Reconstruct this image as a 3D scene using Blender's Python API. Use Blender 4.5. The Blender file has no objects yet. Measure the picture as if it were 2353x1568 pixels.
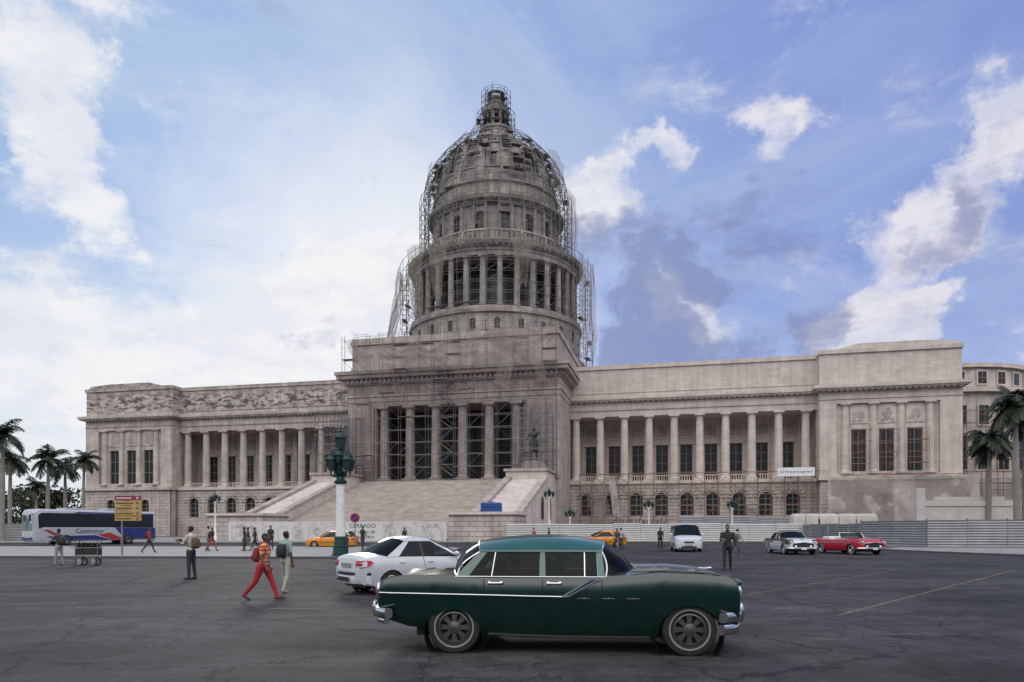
import bpy, math, random, bmesh
from mathutils import Vector, Matrix, noise
random.seed(7)
sc=bpy.context.scene
D2R=math.radians
# ------------------------------------------------------------------ mesh builder
class MB:
    def __init__(s): s.v=[];s.f=[];s.m=[];s.T=None
    def add(s,vs,fs,m):
        b=len(s.v)
        if s.T is not None: vs=[tuple(s.T@Vector(p)) for p in vs]
        s.v.extend(vs)
        for i,f in enumerate(fs):
            s.f.append(tuple(b+k for k in f)); s.m.append(m if isinstance(m,int) else m[i])
    def box(s,x0,x1,y0,y1,z0,z1,m):
        s.add([(x0,y0,z0),(x1,y0,z0),(x1,y1,z0),(x0,y1,z0),(x0,y0,z1),(x1,y0,z1),(x1,y1,z1),(x0,y1,z1)],
              [(0,3,2,1),(4,5,6,7),(0,1,5,4),(1,2,6,5),(2,3,7,6),(3,0,4,7)],m)
    def poly(s,pts,m): s.add(pts,[tuple(range(len(pts)))],m)
    def pipe(s,p,q,r,m,n=4,r2=None,cap=False):
        p=Vector(p);q=Vector(q);d=q-p
        if d.length<1e-6:return
        d.normalize();a=d.orthogonal().normalized();b=d.cross(a)
        r2=r if r2 is None else r2
        vs=[]
        for k in range(n):
            t=2*math.pi*(k+.5)/n;o=a*math.cos(t)+b*math.sin(t)
            vs.append(tuple(p+o*r))
        for k in range(n):
            t=2*math.pi*(k+.5)/n;o=a*math.cos(t)+b*math.sin(t)
            vs.append(tuple(q+o*r2))
        fs=[(k,(k+1)%n,n+(k+1)%n,n+k) for k in range(n)]
        if cap: fs+=[tuple(range(n))[::-1],tuple(range(n,2*n))]
        s.add(vs,fs,m)
    def path(s,pts,r,m,n=6):
        for a,b in zip(pts[:-1],pts[1:]): s.pipe(a,b,r,m,n,cap=True)
    def loft(s,rings,m,closed=True,cap=True):
        n=len(rings[0]);vs=[tuple(p) for r in rings for p in r];fs=[]
        for i in range(len(rings)-1):
            for k in range(n if closed else n-1):
                fs.append((i*n+k,i*n+(k+1)%n,(i+1)*n+(k+1)%n,(i+1)*n+k))
        if cap: fs+=[tuple(range(n))[::-1],tuple(range((len(rings)-1)*n,len(rings)*n))]
        s.add(vs,fs,m)
    def lathe(s,cx,cy,prof,seg,m,cap=False):
        rings=[[(cx+r*math.cos(2*math.pi*k/seg),cy+r*math.sin(2*math.pi*k/seg),z) for k in range(seg)] for r,z in prof]
        s.loft(rings,m,True,cap)
    def ell(s,c,r,m,n=10,T=None):
        rings=[]
        for i in range(n//2+1):
            a=-math.pi/2+math.pi*i/(n//2)
            rr=max(math.cos(a),.02)
            rings.append([(c[0]+r[0]*rr*math.cos(2*math.pi*k/n),c[1]+r[1]*rr*math.sin(2*math.pi*k/n),c[2]+r[2]*math.sin(a)) for k in range(n)])
        s.loft(rings,m)
    def prism(s,pts,axis,a,b,m):
        if axis=='y': A=[(p[0],a,p[1]) for p in pts];B=[(p[0],b,p[1]) for p in pts]
        elif axis=='x': A=[(a,p[0],p[1]) for p in pts];B=[(b,p[0],p[1]) for p in pts]
        else: A=[(p[0],p[1],a) for p in pts];B=[(p[0],p[1],b) for p in pts]
        s.loft([A,B],m)
def build(mb,name,mats,parent=None,loc=(0,0,0),rot=0,smooth=None):
    me=bpy.data.meshes.new(name);me.from_pydata(mb.v,[],mb.f)
    for x in mats: me.materials.append(x)
    me.polygons.foreach_set('material_index',mb.m)
    bm=bmesh.new();bm.from_mesh(me);bmesh.ops.recalc_face_normals(bm,faces=bm.faces);bm.to_mesh(me);bm.free()
    if smooth is not None:
        me.polygons.foreach_set('use_smooth',[True]*len(me.polygons))
        me.set_sharp_from_angle(angle=D2R(smooth))
    me.update()
    o=bpy.data.objects.new(name,me);sc.collection.objects.link(o)
    o.location=loc;o.rotation_euler=(0,0,rot)
    if parent: o.parent=parent
    return o
def empty(name,loc=(0,0,0),rot=0):
    e=bpy.data.objects.new(name,None);sc.collection.objects.link(e);e.location=loc;e.rotation_euler=(0,0,rot);e.empty_display_size=.2;return e
def lerp(tab,x):
    if x<=tab[0][0]:return tab[0][1]
    for (a,u),(b,v) in zip(tab[:-1],tab[1:]):
        if x<=b:
            t=(x-a)/(b-a);t=t*t*(3-2*t)*.5+t*.5
            return u+(v-u)*t
    return tab[-1][1]
# ------------------------------------------------------------------ materials
def newmat(name):
    m=bpy.data.materials.new(name);m.use_nodes=True;nt=m.node_tree
    return m,nt,nt.nodes['Principled BSDF']
def mat(name,col,rough=.6,metal=0,var=.15,scale=4,bump=0,coat=0,spec=None):
    m,nt,b=newmat(name);L=nt.links.new
    tc=nt.nodes.new('ShaderNodeTexCoord');n=nt.nodes.new('ShaderNodeTexNoise')
    n.inputs['Scale'].default_value=scale;n.inputs['Detail'].default_value=6
    L(tc.outputs['Object'],n.inputs['Vector'])
    r=nt.nodes.new('ShaderNodeMapRange');r.inputs[1].default_value=.25;r.inputs[2].default_value=.75
    r.inputs[3].default_value=1-var;r.inputs[4].default_value=1+var;L(n.outputs[0],r.inputs[0])
    mx=nt.nodes.new('ShaderNodeVectorMath');mx.operation='SCALE';mx.inputs[0].default_value=col[:3]
    L(r.outputs[0],mx.inputs['Scale']);L(mx.outputs[0],b.inputs['Base Color'])
    b.inputs['Roughness'].default_value=rough;b.inputs['Metallic'].default_value=metal
    if coat: b.inputs['Coat Weight'].default_value=coat;b.inputs['Coat Roughness'].default_value=.04
    if spec is not None:b.inputs['Specular IOR Level'].default_value=spec
    if bump:
        bp=nt.nodes.new('ShaderNodeBump');bp.inputs['Strength'].default_value=bump;bp.inputs['Distance'].default_value=.02
        L(n.outputs[0],bp.inputs['Height']);L(bp.outputs[0],b.inputs['Normal'])
    return m
def stone(name,col,stain=.25,bw=1.6,bh=.55,mort=.012,mdark=.7,blotch=0.0,bcol=(.06,.055,.05)):
    m,nt,b=newmat(name);L=nt.links.new;N=nt.nodes.new
    tc=N('ShaderNodeTexCoord');sp=N('ShaderNodeSeparateXYZ');L(tc.outputs['Object'],sp.inputs[0])
    ad=N('ShaderNodeMath');ad.operation='ADD';L(sp.outputs[0],ad.inputs[0]);L(sp.outputs[1],ad.inputs[1])
    cb=N('ShaderNodeCombineXYZ');L(ad.outputs[0],cb.inputs[0]);L(sp.outputs[2],cb.inputs[1])
    br=N('ShaderNodeTexBrick');L(cb.outputs[0],br.inputs['Vector']);br.inputs['Scale'].default_value=1
    br.inputs['Brick Width'].default_value=bw;br.inputs['Row Height'].default_value=bh;br.inputs['Mortar Size'].default_value=mort
    br.inputs['Color1'].default_value=(1,1,1,1);br.inputs['Color2'].default_value=(.86,.86,.86,1);br.inputs['Mortar'].default_value=(mdark,mdark,mdark,1)
    n1=N('ShaderNodeTexNoise');n1.inputs['Scale'].default_value=.35;n1.inputs['Detail'].default_value=8;n1.inputs['Roughness'].default_value=.65;L(tc.outputs['Object'],n1.inputs['Vector'])
    mp=N('ShaderNodeMapping');mp.inputs['Scale'].default_value=(1.3,1.3,.12);L(tc.outputs['Object'],mp.inputs[0])
    n2=N('ShaderNodeTexNoise');n2.inputs['Scale'].default_value=1;n2.inputs['Detail'].default_value=6;L(mp.outputs[0],n2.inputs['Vector'])
    def rng(s,lo,hi,a,c):
        r=N('ShaderNodeMapRange');r.inputs[1].default_value=lo;r.inputs[2].default_value=hi;r.inputs[3].default_value=a;r.inputs[4].default_value=c;L(s,r.inputs[0]);return r.outputs[0]
    def mul(a,c):
        k=N('ShaderNodeMath');k.operation='MULTIPLY';L(a,k.inputs[0]);L(c,k.inputs[1]);return k.outputs[0]
    f=mul(rng(n1.outputs[0],.35,.65,1-stain,1.08),rng(n2.outputs[0],.35,.6,1-stain*.8,1.05))
    v=N('ShaderNodeVectorMath');v.operation='SCALE';L(br.outputs[0],v.inputs[0]);L(f,v.inputs['Scale'])
    v2=N('ShaderNodeVectorMath');v2.operation='MULTIPLY';L(v.outputs[0],v2.inputs[0]);v2.inputs[1].default_value=col
    out=v2.outputs[0]
    if blotch:
        mp2=N('ShaderNodeMapping');mp2.inputs['Scale'].default_value=(.45,.45,1.1);L(tc.outputs['Object'],mp2.inputs[0])
        n3=N('ShaderNodeTexNoise');n3.inputs['Scale'].default_value=1.1;n3.inputs['Detail'].default_value=9;n3.inputs['Roughness'].default_value=.75;L(mp2.outputs[0],n3.inputs['Vector'])
        band=mul(rng(sp.outputs[2],25.4,26.6,0,1),rng(sp.outputs[2],30.6,28.6,.15,1))
        fac=mul(rng(n3.outputs[0],.49,.53,0,blotch),band)
        top=mul(rng(n3.outputs[0],.42,.6,0,.7),rng(sp.outputs[2],30.0,31,0,1))
        a_=N('ShaderNodeMath');a_.operation='MAXIMUM';L(fac,a_.inputs[0]);L(top,a_.inputs[1])
        mx=N('ShaderNodeMixRGB');L(a_.outputs[0],mx.inputs[0]);L(out,mx.inputs[1]);mx.inputs[2].default_value=bcol+(1,);out=mx.outputs[0]
    L(out,b.inputs['Base Color']);b.inputs['Roughness'].default_value=.85
    bp=N('ShaderNodeBump');bp.inputs['Strength'].default_value=.4;bp.inputs['Distance'].default_value=.05;L(br.outputs['Fac'],bp.inputs['Height']);bp.invert=True;L(bp.outputs[0],b.inputs['Normal'])
    return m
def netmat(name,col,dens,sc_=.9):
    m=bpy.data.materials.new(name);m.use_nodes=True;nt=m.node_tree;nt.nodes.clear();N=nt.nodes.new;L=nt.links.new
    o=N('ShaderNodeOutputMaterial');mx=N('ShaderNodeMixShader');t=N('ShaderNodeBsdfTransparent');d=N('ShaderNodeBsdfDiffuse');d.inputs[0].default_value=col+(1,)
    tc=N('ShaderNodeTexCoord');n=N('ShaderNodeTexNoise');n.inputs['Scale'].default_value=sc_;n.inputs['Detail'].default_value=8;L(tc.outputs['Object'],n.inputs['Vector'])
    r=N('ShaderNodeMapRange');r.inputs[1].default_value=.3;r.inputs[2].default_value=.7;r.inputs[3].default_value=dens-.22;r.inputs[4].default_value=dens+.22;L(n.outputs[0],r.inputs[0])
    L(r.outputs[0],mx.inputs[0]);L(t.outputs[0],mx.inputs[1]);L(d.outputs[0],mx.inputs[2]);L(mx.outputs[0],o.inputs[0]);return m
def glassmat(name,tint,gl=.0):
    m=bpy.data.materials.new(name);m.use_nodes=True;nt=m.node_tree;nt.nodes.clear();N=nt.nodes.new;L=nt.links.new
    o=N('ShaderNodeOutputMaterial');mx=N('ShaderNodeMixShader');t=N('ShaderNodeBsdfTransparent');t.inputs[0].default_value=tint+(1,)
    g=N('ShaderNodeBsdfGlossy');g.inputs['Roughness'].default_value=.02;g.inputs[0].default_value=(.5,.55,.55,1)
    fr=N('ShaderNodeFresnel');fr.inputs[0].default_value=1.33;ad=N('ShaderNodeMath');ad.operation='ADD';ad.inputs[1].default_value=gl;L(fr.outputs[0],ad.inputs[0]);ad.use_clamp=True
    L(ad.outputs[0],mx.inputs[0]);L(t.outputs[0],mx.inputs[1]);L(g.outputs[0],mx.inputs[2]);L(mx.outputs[0],o.inputs[0]);return m
STN=stone('limestone',(.56,.495,.45),.14)
STL=stone('limestone_weathered',(.51,.455,.415),.28,blotch=.94)
STD=stone('limestone_dome',(.41,.375,.34),.38)
STB=stone('limestone_rusticated',(.48,.425,.385),.25,1.9,.62,.05,.45)
STP=stone('granite_portico',(.42,.362,.33),.25)
STEP=mat('granite_steps',(.37,.325,.295),.85,var=.25,scale=.7)
DARKW=mat('dark_window_glass',(.018,.019,.022),.25,var=.3,scale=.5)
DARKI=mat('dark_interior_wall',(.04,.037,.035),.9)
FRAME=mat('window_frame',(.14,.125,.11),.6)
SCAF=mat('scaffold_steel',(.085,.085,.095),.5,.4)
SCAFR=mat('scaffold_rusty',(.15,.08,.055),.7,.2)
PLANK=mat('scaffold_planks',(.15,.12,.1),.8,var=.3)
NET=netmat('debris_netting',(.24,.22,.195),.40,2.2)
NETD=netmat('debris_netting_dense',(.42,.385,.355),.68)
CHROME=mat('chrome',(.55,.56,.58),.16,1,var=.05)
GLASS=glassmat('car_glass',(.24,.28,.27),0)
GLASSD=glassmat('car_glass_tinted',(.10,.12,.12),.02)
TIRE=mat('tyre_rubber',(.013,.013,.013),.85)
BLK=mat('black_plastic',(.012,.012,.013),.5)
WHT=mat('white_paint',(.66,.66,.65),.35,coat=.3)
INTR=mat('car_interior',(.010,.009,.009),.8)
LGREEN=mat('lamp_green_metal',(.007,.038,.033),.4,.2)
LGLASS=mat('lantern_glass',(.035,.05,.05),.2)
# ------------------------------------------------------------------ wall with openings
def idn(x,y,z): return (x,y,z)
def wall(mb,x0,x1,z0,z1,ops,dep,m,mg,f=idn,mf=None,rows=3):
    def q(pts,mm): mb.add([f(*p) for p in pts],[tuple(range(len(pts)))],mm)
    def r(a,b,c,d,y=0,mm=m): q([(a,y,c),(b,y,c),(b,y,d),(a,y,d)],mm)
    xs=x0
    for (a,b,c,d,arch) in sorted(ops):
        if a>xs: r(xs,a,z0,z1)
        if c>z0: r(a,b,z0,c)
        q([(a,0,c),(b,0,c),(b,dep,c),(a,dep,c)],m)
        rad=(b-a)/2;zs=d-rad if arch else d
        for x in(a,b): q([(x,0,c),(x,dep,c),(x,dep,zs),(x,0,zs)],m)
        if arch:
            n=8;P=[((a+b)/2-rad*math.cos(math.pi*i/n),zs+rad*math.sin(math.pi*i/n)) for i in range(n+1)]
            for (xa,za),(xb,zb) in zip(P[:-1],P[1:]):
                q([(xa,0,za),(xb,0,zb),(xb,0,z1),(xa,0,z1)],m)
                q([(xa,0,za),(xb,0,zb),(xb,dep,zb),(xa,dep,za)],m)
        else:
            if d<z1: r(a,b,d,z1)
            q([(a,0,d),(b,0,d),(b,dep,d),(a,dep,d)],m)
        if mg is not None: r(a,b,c,d,dep,mg)
        if mf is not None:
            y=dep-.08;w=.09;xm=(a+b)/2
            r(xm-w,xm+w,c,d-.02,y,mf);r(a,a+w*1.5,c,zs,y-.002,mf);r(b-w*1.5,b,c,zs,y-.002,mf)
            for k in range(1,rows+1):
                z=c+(zs-c)*k/rows;r(a,b,z-w,z+w*.5,y-.004,mf)
        xs=b
    if x1>xs: r(xs,x1,z0,z1)
def column(mb,x,y,z0,z1,r,m,seg=18):
    mb.box(x-r*1.35,x+r*1.35,y-r*1.35,y+r*1.35,z0,z0+r*.35,m)
    mb.lathe(x,y,[(r*1.25,z0+r*.35),(r*1.3,z0+r*.55),(r*1.05,z0+r*.8),(r,z0+r)],seg,m)
    H=z1-z0
    mb.lathe(x,y,[(r,z0+r),(r*.99,z0+H*.35),(r*.86,z1-r*.9),(r*.93,z1-r*.85),(r*.88,z1-r*.75),(r*1.15,z1-r*.4)],seg,m)
    mb.box(x-r*1.25,x+r*1.25,y-r*1.25,y+r*1.25,z1-r*.4,z1,m)
# ================================================================== CAPITOL
CAP=empty('capitol_building',(0,130,0),D2R(-13))
mats=[STN,STL,STB,STP,DARKW,FRAME,DARKI,STEP,STD]
C=-9.2
b=MB();cols=MB();trim=MB()
def wing(sgn):
    S=0 if sgn>0 else 1
    X=lambda d:C+sgn*d
    lo,hi=min(X(20),X(62.2)),max(X(20),X(62.2))
    colx=[X(21.2+4.37*i) for i in range(10)]
    mids=[X(21.2+4.37*(i+.5)) for i in range(9)]
    ops=[(m-1.15,m+1.15,3.9,7.9,True) for m in mids]
    wall(b,lo,hi,0,9.55,ops,.7,2,4,lambda x,y,z:(x,y-.8,z),5,3)
    for m in mids:
        for i in range(9):
            a=math.pi*(i+.5)/9;x=m+1.45*math.cos(a);z=6.75+1.45*math.sin(a)
            trim.pipe((x-.0,-.86,z),(m+1.95*math.cos(a),-.86,6.75+1.95*math.sin(a)),.2,2,4,cap=True)
    trim.box(lo,hi,-1.15,.6,9.56,10.08,0)
    b.box(lo,hi,-.78,6,9.5,9.94,0)
    ops=[(m-1.1,m+1.1,10.4,17.0,False) for m in mids]
    wall(b,lo,hi,9.9,24,ops,.5,S,4,lambda x,y,z:(x,y+5.5,z),5,4)
    for m in mids:
        trim.box(m-1.5,m+1.5,5.25,5.48,17.1,17.5,S)
        trim.box(m-1.3,m+1.3,5.3,5.49,18.2,20.6,S);trim.box(m-1.0,m+1.0,5.22,5.3,18.5,20.3,3)
    for x in colx: column(cols,x,.35,10.1,21.75,.72,0 if S==0 else 1)
    for x in colx: trim.box(x-.5,x+.5,5.2,5.49,10,21.5,S)
    for m in mids:
        trim.box(m-1.4,m+1.4,.2,.45,10.95,11.1,S)
        for k in range(7): trim.pipe((m-1.25+k*.42,.33,10.1),(m-1.25+k*.42,.33,10.95),.09,S,5)
    b.box(lo,hi,-.3,5.5,21.76,23.0,S);b.box(lo,hi,-.42,5.5,23.03,24.3,S)
    trim.box(lo,hi,-.5,0,22.85,23.0,S)
    n=int((hi-lo)/.9)
    for k in range(n):
        x=lo+(k+.5)*(hi-lo)/n;trim.box(x-.24,x+.24,-.95,-.4,24.2,24.62,S)
    b.box(lo,hi,-1.35,6,24.65,25.15,S);b.box(lo,hi,-1.15,6,24.4,24.64,S)
    b.box(lo,hi,.0,30,25.2,30.3,S);b.box(lo,hi,-.25,30.2,30.3,31.0,S);b.box(lo,hi,-.1,30.1,26.0,26.15,S)
    b.box(lo,hi,6.1,30,0,25,S)
    p0,p1=min(X(62.2),X(83.4)),max(X(62.2),X(83.4))
    px=[X(66.2+4.2*i) for i in range(4)];pm=[X(68.3+4.2*i) for i in range(3)]
    a,e=min(px)-1.4,max(px)+1.4
    f=lambda x,y,z:(x,y-2.5,z)
    wall(b,p0,p1,0,9.55,[(m-1,m+1,3.9,7.6,True) for m in pm],.6,2,4,lambda x,y,z:(x,y-3.0,z),5)
    trim.box(p0-.3,p1+.3,-3.5,.4,9.56,10.1,S)
    wall(b,p0,p1,10.1,24.4,[(a,e,10.6,22.2,False)],.55,S,None,f)
    wall(b,a,e,10.6,22.2,[(m-1.15,m+1.15,11.0,18.0,False) for m in pm],.45,S,4,lambda x,y,z:(x,y-2.0,z),5,3)
    for m in pm:
        trim.box(m-1.35,m+1.35,-2.12,-1.99,18.9,21.6,S);trim.ell((m,-2.12,20.2),(.8,.12,.95),3,10)
        for k in range(7): trim.ell((m+random.uniform(-.9,.9),-2.14,20.2+random.uniform(-1,1)),(.3,.1,.3),3 if k%2 else S,6)
        trim.box(m-1.4,m+1.4,-2.35,-1.99,10.62,11.0,S)
    for x in px: column(cols,x,-2.1,10.62,22.2,.62,S)
    for xx,d in((p0,1),(p1,-1)):
        b.box(min(xx,xx+d*.6),max(xx,xx+d*.6),-2.45,30,0.1,24.4,S)
    b.box(p0,p1,-1.4,30,0.1,10,2);b.box(p0+.6,p1-.6,-1.3,29.9,10,24.4,S)
    trim.box(p0-.12,p1+.12,-2.66,-1,22.9,23.05,S)
    n=int((p1-p0)/.9)
    for k in range(n):
        x=p0+(k+.5)*(p1-p0)/n;trim.box(x-.24,x+.24,-3.3,-2.5,24.2,24.62,S)
    b.box(p0-1,p1+1,-3.75,31,24.65,25.2,S);b.box(p0-.7,p1+.7,-3.5,31,24.42,24.64,S)
    b.box(p0,p1,-2.3,30,25.2,30.5,S);b.box(p0-.2,p1+.2,-2.6,30.3,30.5,31.15,S)
    b.prism([(p0+2,31.15),(p0+6,32.1),(p1-5.5,32.1),(p1-1,31.8),(p1+.1,31.15)] if sgn>0 else [(p0,31.15),(p0+1,31.8),(p0+5.5,32.1),(p1-6,32.1),(p1-2,31.15)],'y',-2.0,20,S)
    if sgn<0: return
    cx,cy=X(85.4),20
    for z0,z1,R,mm in((0,10,16.3,2),(10,24.4,16,S),(24.4,25.2,17,S),(25.2,28.6,15.6,S),(28.6,29.3,16.2,S)):
        b.lathe(cx,cy,[(.1,z0),(R,z0),(R,z1),(.1,z1)],48,mm)
    for k in range(28):
        an=2*math.pi*k/28
        for (za,zb,w) in((11.5,17.5,1.0),(19,22.2,.8),(25.9,27.9,.7)):
            T=Matrix.Translation((cx,cy,0))@Matrix.Rotation(an,4,'Z')
            trim.T=T;R=16.03 if za<25 else 15.63
            trim.box(-w-.25,w+.25,-R-.15,-R,za-.25,zb+.25,S)
            trim.box(-w,w,-R-.17,-R-.151,za,zb,4);trim.box(-.06,.06,-R-.2,-R-.171,za,zb,5);trim.box(-w,w,-R-.2,-R-.171,(za+zb)/2-.06,(za+zb)/2+.06,5)
            trim.T=None
wing(1);wing(-1)
# portico block
L,R=-27.3,11.0
b.box(L,R,-11.9,15,0,10,3)
for a,e in((L,-21.9),(4.9,R)): b.box(a,e,-12,-4,10,23.1,3)
b.box(L,R,-3.9,15,10.02,23.1,3)
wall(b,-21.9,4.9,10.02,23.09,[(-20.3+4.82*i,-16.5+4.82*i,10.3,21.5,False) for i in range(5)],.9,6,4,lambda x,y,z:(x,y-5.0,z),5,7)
for i in range(6):
    column(cols,-20.7+4.82*i,-11.0,10.02,23.1,.86,3,20)
for x in(-22.6,5.6,-26.5,10.2): trim.box(x-.5,x+.5,-12.15,-11.8,10,23.05,3)
for z0,z1,pr in((23.1,23.9,0),(23.92,24.8,.12),(24.82,25.2,.3),(25.22,26.9,.05),(26.92,27.2,.35)): b.box(L-pr*.8,R+pr*.8,-12.0-pr,15,z0,z1,3)
n=22
for k in range(n):
    x=L+(k+.5)*(R-L)/n
    for dx in(-.35,0,.35): trim.box(x+dx-.11,x+dx+.11,-12.2,-12.04,25.25,26.85,3)
    trim.ell((x+.85,-12.06,26.05),(.38,.1,.38),3,8)
n=44
for k in range(n):
    x=L+(k+.5)*(R-L)/n;trim.box(x-.25,x+.25,-13.0,-12.2,27.25,27.9,3)
for k in range(30):
    y=-12+k*.9;trim.box(R+.05,R+.9,y-.2,y+.25,27.25,27.9,3)
b.box(L-.5,R+.5,-12.6,15.2,27.22,27.95,3);b.box(L-1.5,R+1.5,-13.6,16,27.97,28.6,3);b.box(L-1.75,R+1.75,-13.85,16.2,28.62,29.2,3)
b.box(L+.5,R-.5,-11.3,15,29.2,34.3,3);b.box(L+.3,R-.3,-11.5,15.2,29.21,30.1,3)
b.box(L+.2,R-.2,-11.6,15.3,34.3,34.9,3);b.box(L+.45,R-.45,-11.35,15.1,34.9,35.5,3)
b.box(-28,9.6,5,42,30.9,33.5,0)
# stairs
st=MB();n=44
for i in range(n):
    z1=2.4+(10-2.4)*(i+1)/n;y1=-38+26*(i)/n
    st.box(-24.2,3.6,y1,y1+26/n+.01,0.2,z1,7)
prof=[(-12,0),(-12,10.6),(-20,10.6),(-20,9.3),(-38.2,3.6),(-38.2,0)]
for a,e in((-30,-24.2),(3.6,10.2)):
    st.prism(prof,'x',a,e,0)
    st.prism([(-20,9.32),(-20,9.75),(-38.5,3.95),(-38.5,3.62)],'x',a-.15,a+.9,3)
    st.prism([(-20,9.32),(-20,9.75),(-38.5,3.95),(-38.5,3.62)],'x',e-.9,e+.15,3)
    st.box(a-.3,e+.3,-20.3,-12,10.6,11.0,3)
for a,e in((-31.4,-23.2),(2.4,10.8)):
    st.box(a,e,-45,-38.6,0,3.3,2);st.box(a-.25,e+.25,-45.25,-38.5,3.3,3.65,0)
for x in(-26.5,7.4):
    st.box(x-1.7,x+1.7,-18.3,-14.5,11,12.0,3);st.box(x-1.4,x+1.4,-18,-14.8,12,12.4,3)
for y in(-24,-17.5):
    st.box(10.2,10.26,y-1,y+1,3,5.4,4)
    st.add([(10.25,y+math.cos(math.pi*i/8),5.4+math.sin(math.pi*i/8)) for i in range(9)],[tuple(range(9))],4)
build(st,'grand_staircase',mats,CAP)
# ------------- dome
dm=MB();cx,cy=-8.7,22.0
def ring(r0,z0,r1,z1,m=8,seg=72): dm.lathe(cx,cy,[(r0-1.2,z0),(r0,z0),(r1,z1),(r1-1.2,z1)],seg,m)
def fR(Rr): return lambda x,y,z:(cx+(Rr-y)*math.sin(x/Rr),cy-(Rr-y)*math.cos(x/Rr),z)
def cylwall(Rr,z0,z1,ncell,w,za,zb,arch,dep,mm,rows=3,sub=2):
    per=2*math.pi*Rr/ncell
    for k in range(ncell):
        x=k*per-per/2;g=(per-w)/2/sub
        ops=[(x+per/2-w/2,x+per/2+w/2,za,zb,arch)]
        for j in range(sub):
            wall(dm,x+g*j,x+g*(j+1),z0,z1,[],dep,mm,4,fR(Rr));wall(dm,x+per-g*(j+1),x+per-g*j,z0,z1,[],dep,mm,4,fR(Rr))
        wall(dm,x+per/2-w/2,x+per/2+w/2,z0,z1,ops,dep,mm,4,fR(Rr),5,rows)
ring(19.6,31,19.6,36.5,8);ring(19.2,36.5,19.0,37.2)
cylwall(18.4,37,43.8,24,1.2,40.4,42.6,True,.4,8,2)
ring(18.9,43.7,18.9,44.2);ring(18.6,44.2,18.4,45.1)
dm.lathe(cx,cy,[(12,45.1),(18.5,45.1)],72,8)
cylwall(13.2,45.1,55,32,1.9,46.0,54.4,False,.5,6,5,1)
for k in range(32):
    a=2*math.pi*(k+.5)/32;column(dm,cx+17.2*math.sin(a),cy-17.2*math.cos(a),45.1,55.0,.62,8,12)
dm.lathe(cx,cy,[(12.5,55),(17.8,55),(17.8,55.9),(18.0,55.95),(18.0,56.7),(18.9,56.9),(19.2,57.5),(17.6,57.8),(15.6,58.2),(15.4,59.4),(14.9,59.4)],96,8)
for k in range(96):
    a=2*math.pi*k/96;dm.pipe((cx+18.1*math.sin(a),cy-18.1*math.cos(a),56.75),(cx+18.8*math.sin(a),cy-18.8*math.cos(a),56.75),.2,8,4,cap=True)
    dm.pipe((cx+15.1*math.sin(a),cy-15.1*math.cos(a),59.4),(cx+15.1*math.sin(a),cy-15.1*math.cos(a),60.9),.13,0,5)
for k in range(16):
    a=2*math.pi*(k+.5)/16;dm.pipe((cx+15.1*math.sin(a),cy-15.1*math.cos(a),59.4),(cx+15.1*math.sin(a),cy-15.1*math.cos(a),61.2),.4,0,4,cap=True)
dm.lathe(cx,cy,[(14.9,60.9),(15.35,60.9),(15.35,61.2),(14.9,61.2),(14.9,60.9)],72,0)
dm.lathe(cx,cy,[(13,59.4),(15.4,59.4)],72,8)
cylwall(13.3,59.4,67,16,2.4,61.3,65.7,True,.7,8,3)
for k in range(16):
    for o in(-.18,.18):
        a=2*math.pi*(k+.5)/16+o*.55;x=cx+13.4*math.sin(a);y=cy-13.4*math.cos(a)
        dm.pipe((x,y,59.4),(x,y,66.9),.42,8,8)
dm.lathe(cx,cy,[(13.3,66.8),(13.9,66.9),(13.9,67.4),(14.8,67.7),(15.0,68.3),(13.6,68.7),(13.6,69.2),(13.35,69.3),(13.3,71.6),(13.7,71.7),(13.7,72.1),(13.0,72.2)],96,8)
for k in range(80):
    a=2*math.pi*k/80;dm.pipe((cx+13.9*math.sin(a),cy-13.9*math.cos(a),67.6),(cx+14.6*math.sin(a),cy-14.6*math.cos(a),67.6),.17,8,4,cap=True)
DP=[(13.0,72.2),(12.9,73.5),(12.6,75.1),(12.1,76.7),(11.5,78.3),(10.7,79.9),(9.7,81.4),(8.4,82.9),(6.9,84.2),(5.4,85.3),(4.3,86.1)]
seg=96;vs=[];fs=[];ms=[]
for r,z in DP:
    for k in range(seg):
        a=2*math.pi*k/seg;vs.append((cx+r*math.sin(a),cy-r*math.cos(a),z))
for i in range(len(DP)-1):
    for k in range(seg):
        fs.append((i*seg+k,i*seg+(k+1)%seg,(i+1)*seg+(k+1)%seg,(i+1)*seg+k))
        kk=k%6
        ms.append(4 if (kk in(2,3) and i in(2,3)) or (kk in (2,3) and i==6) else 8)
dm.add(vs,fs,ms)
for k in range(16):
    a0=2*math.pi*k/16
    rings=[]
    for r,z in DP:
        w=.75*r/13+.15
        rings.append([(cx+(r+o)*math.sin(a0)+s*w*math.cos(a0),cy-(r+o)*math.cos(a0)+s*w*math.sin(a0),z+ (o*.3)) for s,o in((-1,-.1),(-1,.38),(1,.38),(1,-.1))])
    dm.loft(rings,8)
    a1=a0+math.pi/16
    for s in(-1,1):
        dm.pipe((cx+12.75*math.sin(a1)+s*1.25*math.cos(a1),cy-12.75*math.cos(a1)+s*1.25*math.sin(a1),74.9),(cx+11.7*math.sin(a1)+s*1.25*math.cos(a1),cy-11.7*math.cos(a1)+s*1.25*math.sin(a1),78.5),.22,8,4,cap=True)
for r,z in((12.6,74.9),(11.5,78.5),(9.9,81.3),(7.1,84.1)):
    dm.lathe(cx,cy,[(r-.1,z-.2),(r+.32,z-.15),(r+.3,z+.15),(r-.2,z+.25)],72,8)
dm.lathe(cx,cy,[(4.3,86.0),(4.3,86.9),(3.6,87.0),(3.5,88.2),(3.8,88.3),(3.8,88.7),(2,88.7)],32,8)
dm.lathe(cx,cy,[(1.4,88.7),(1.4,92.6)],16,4)
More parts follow.
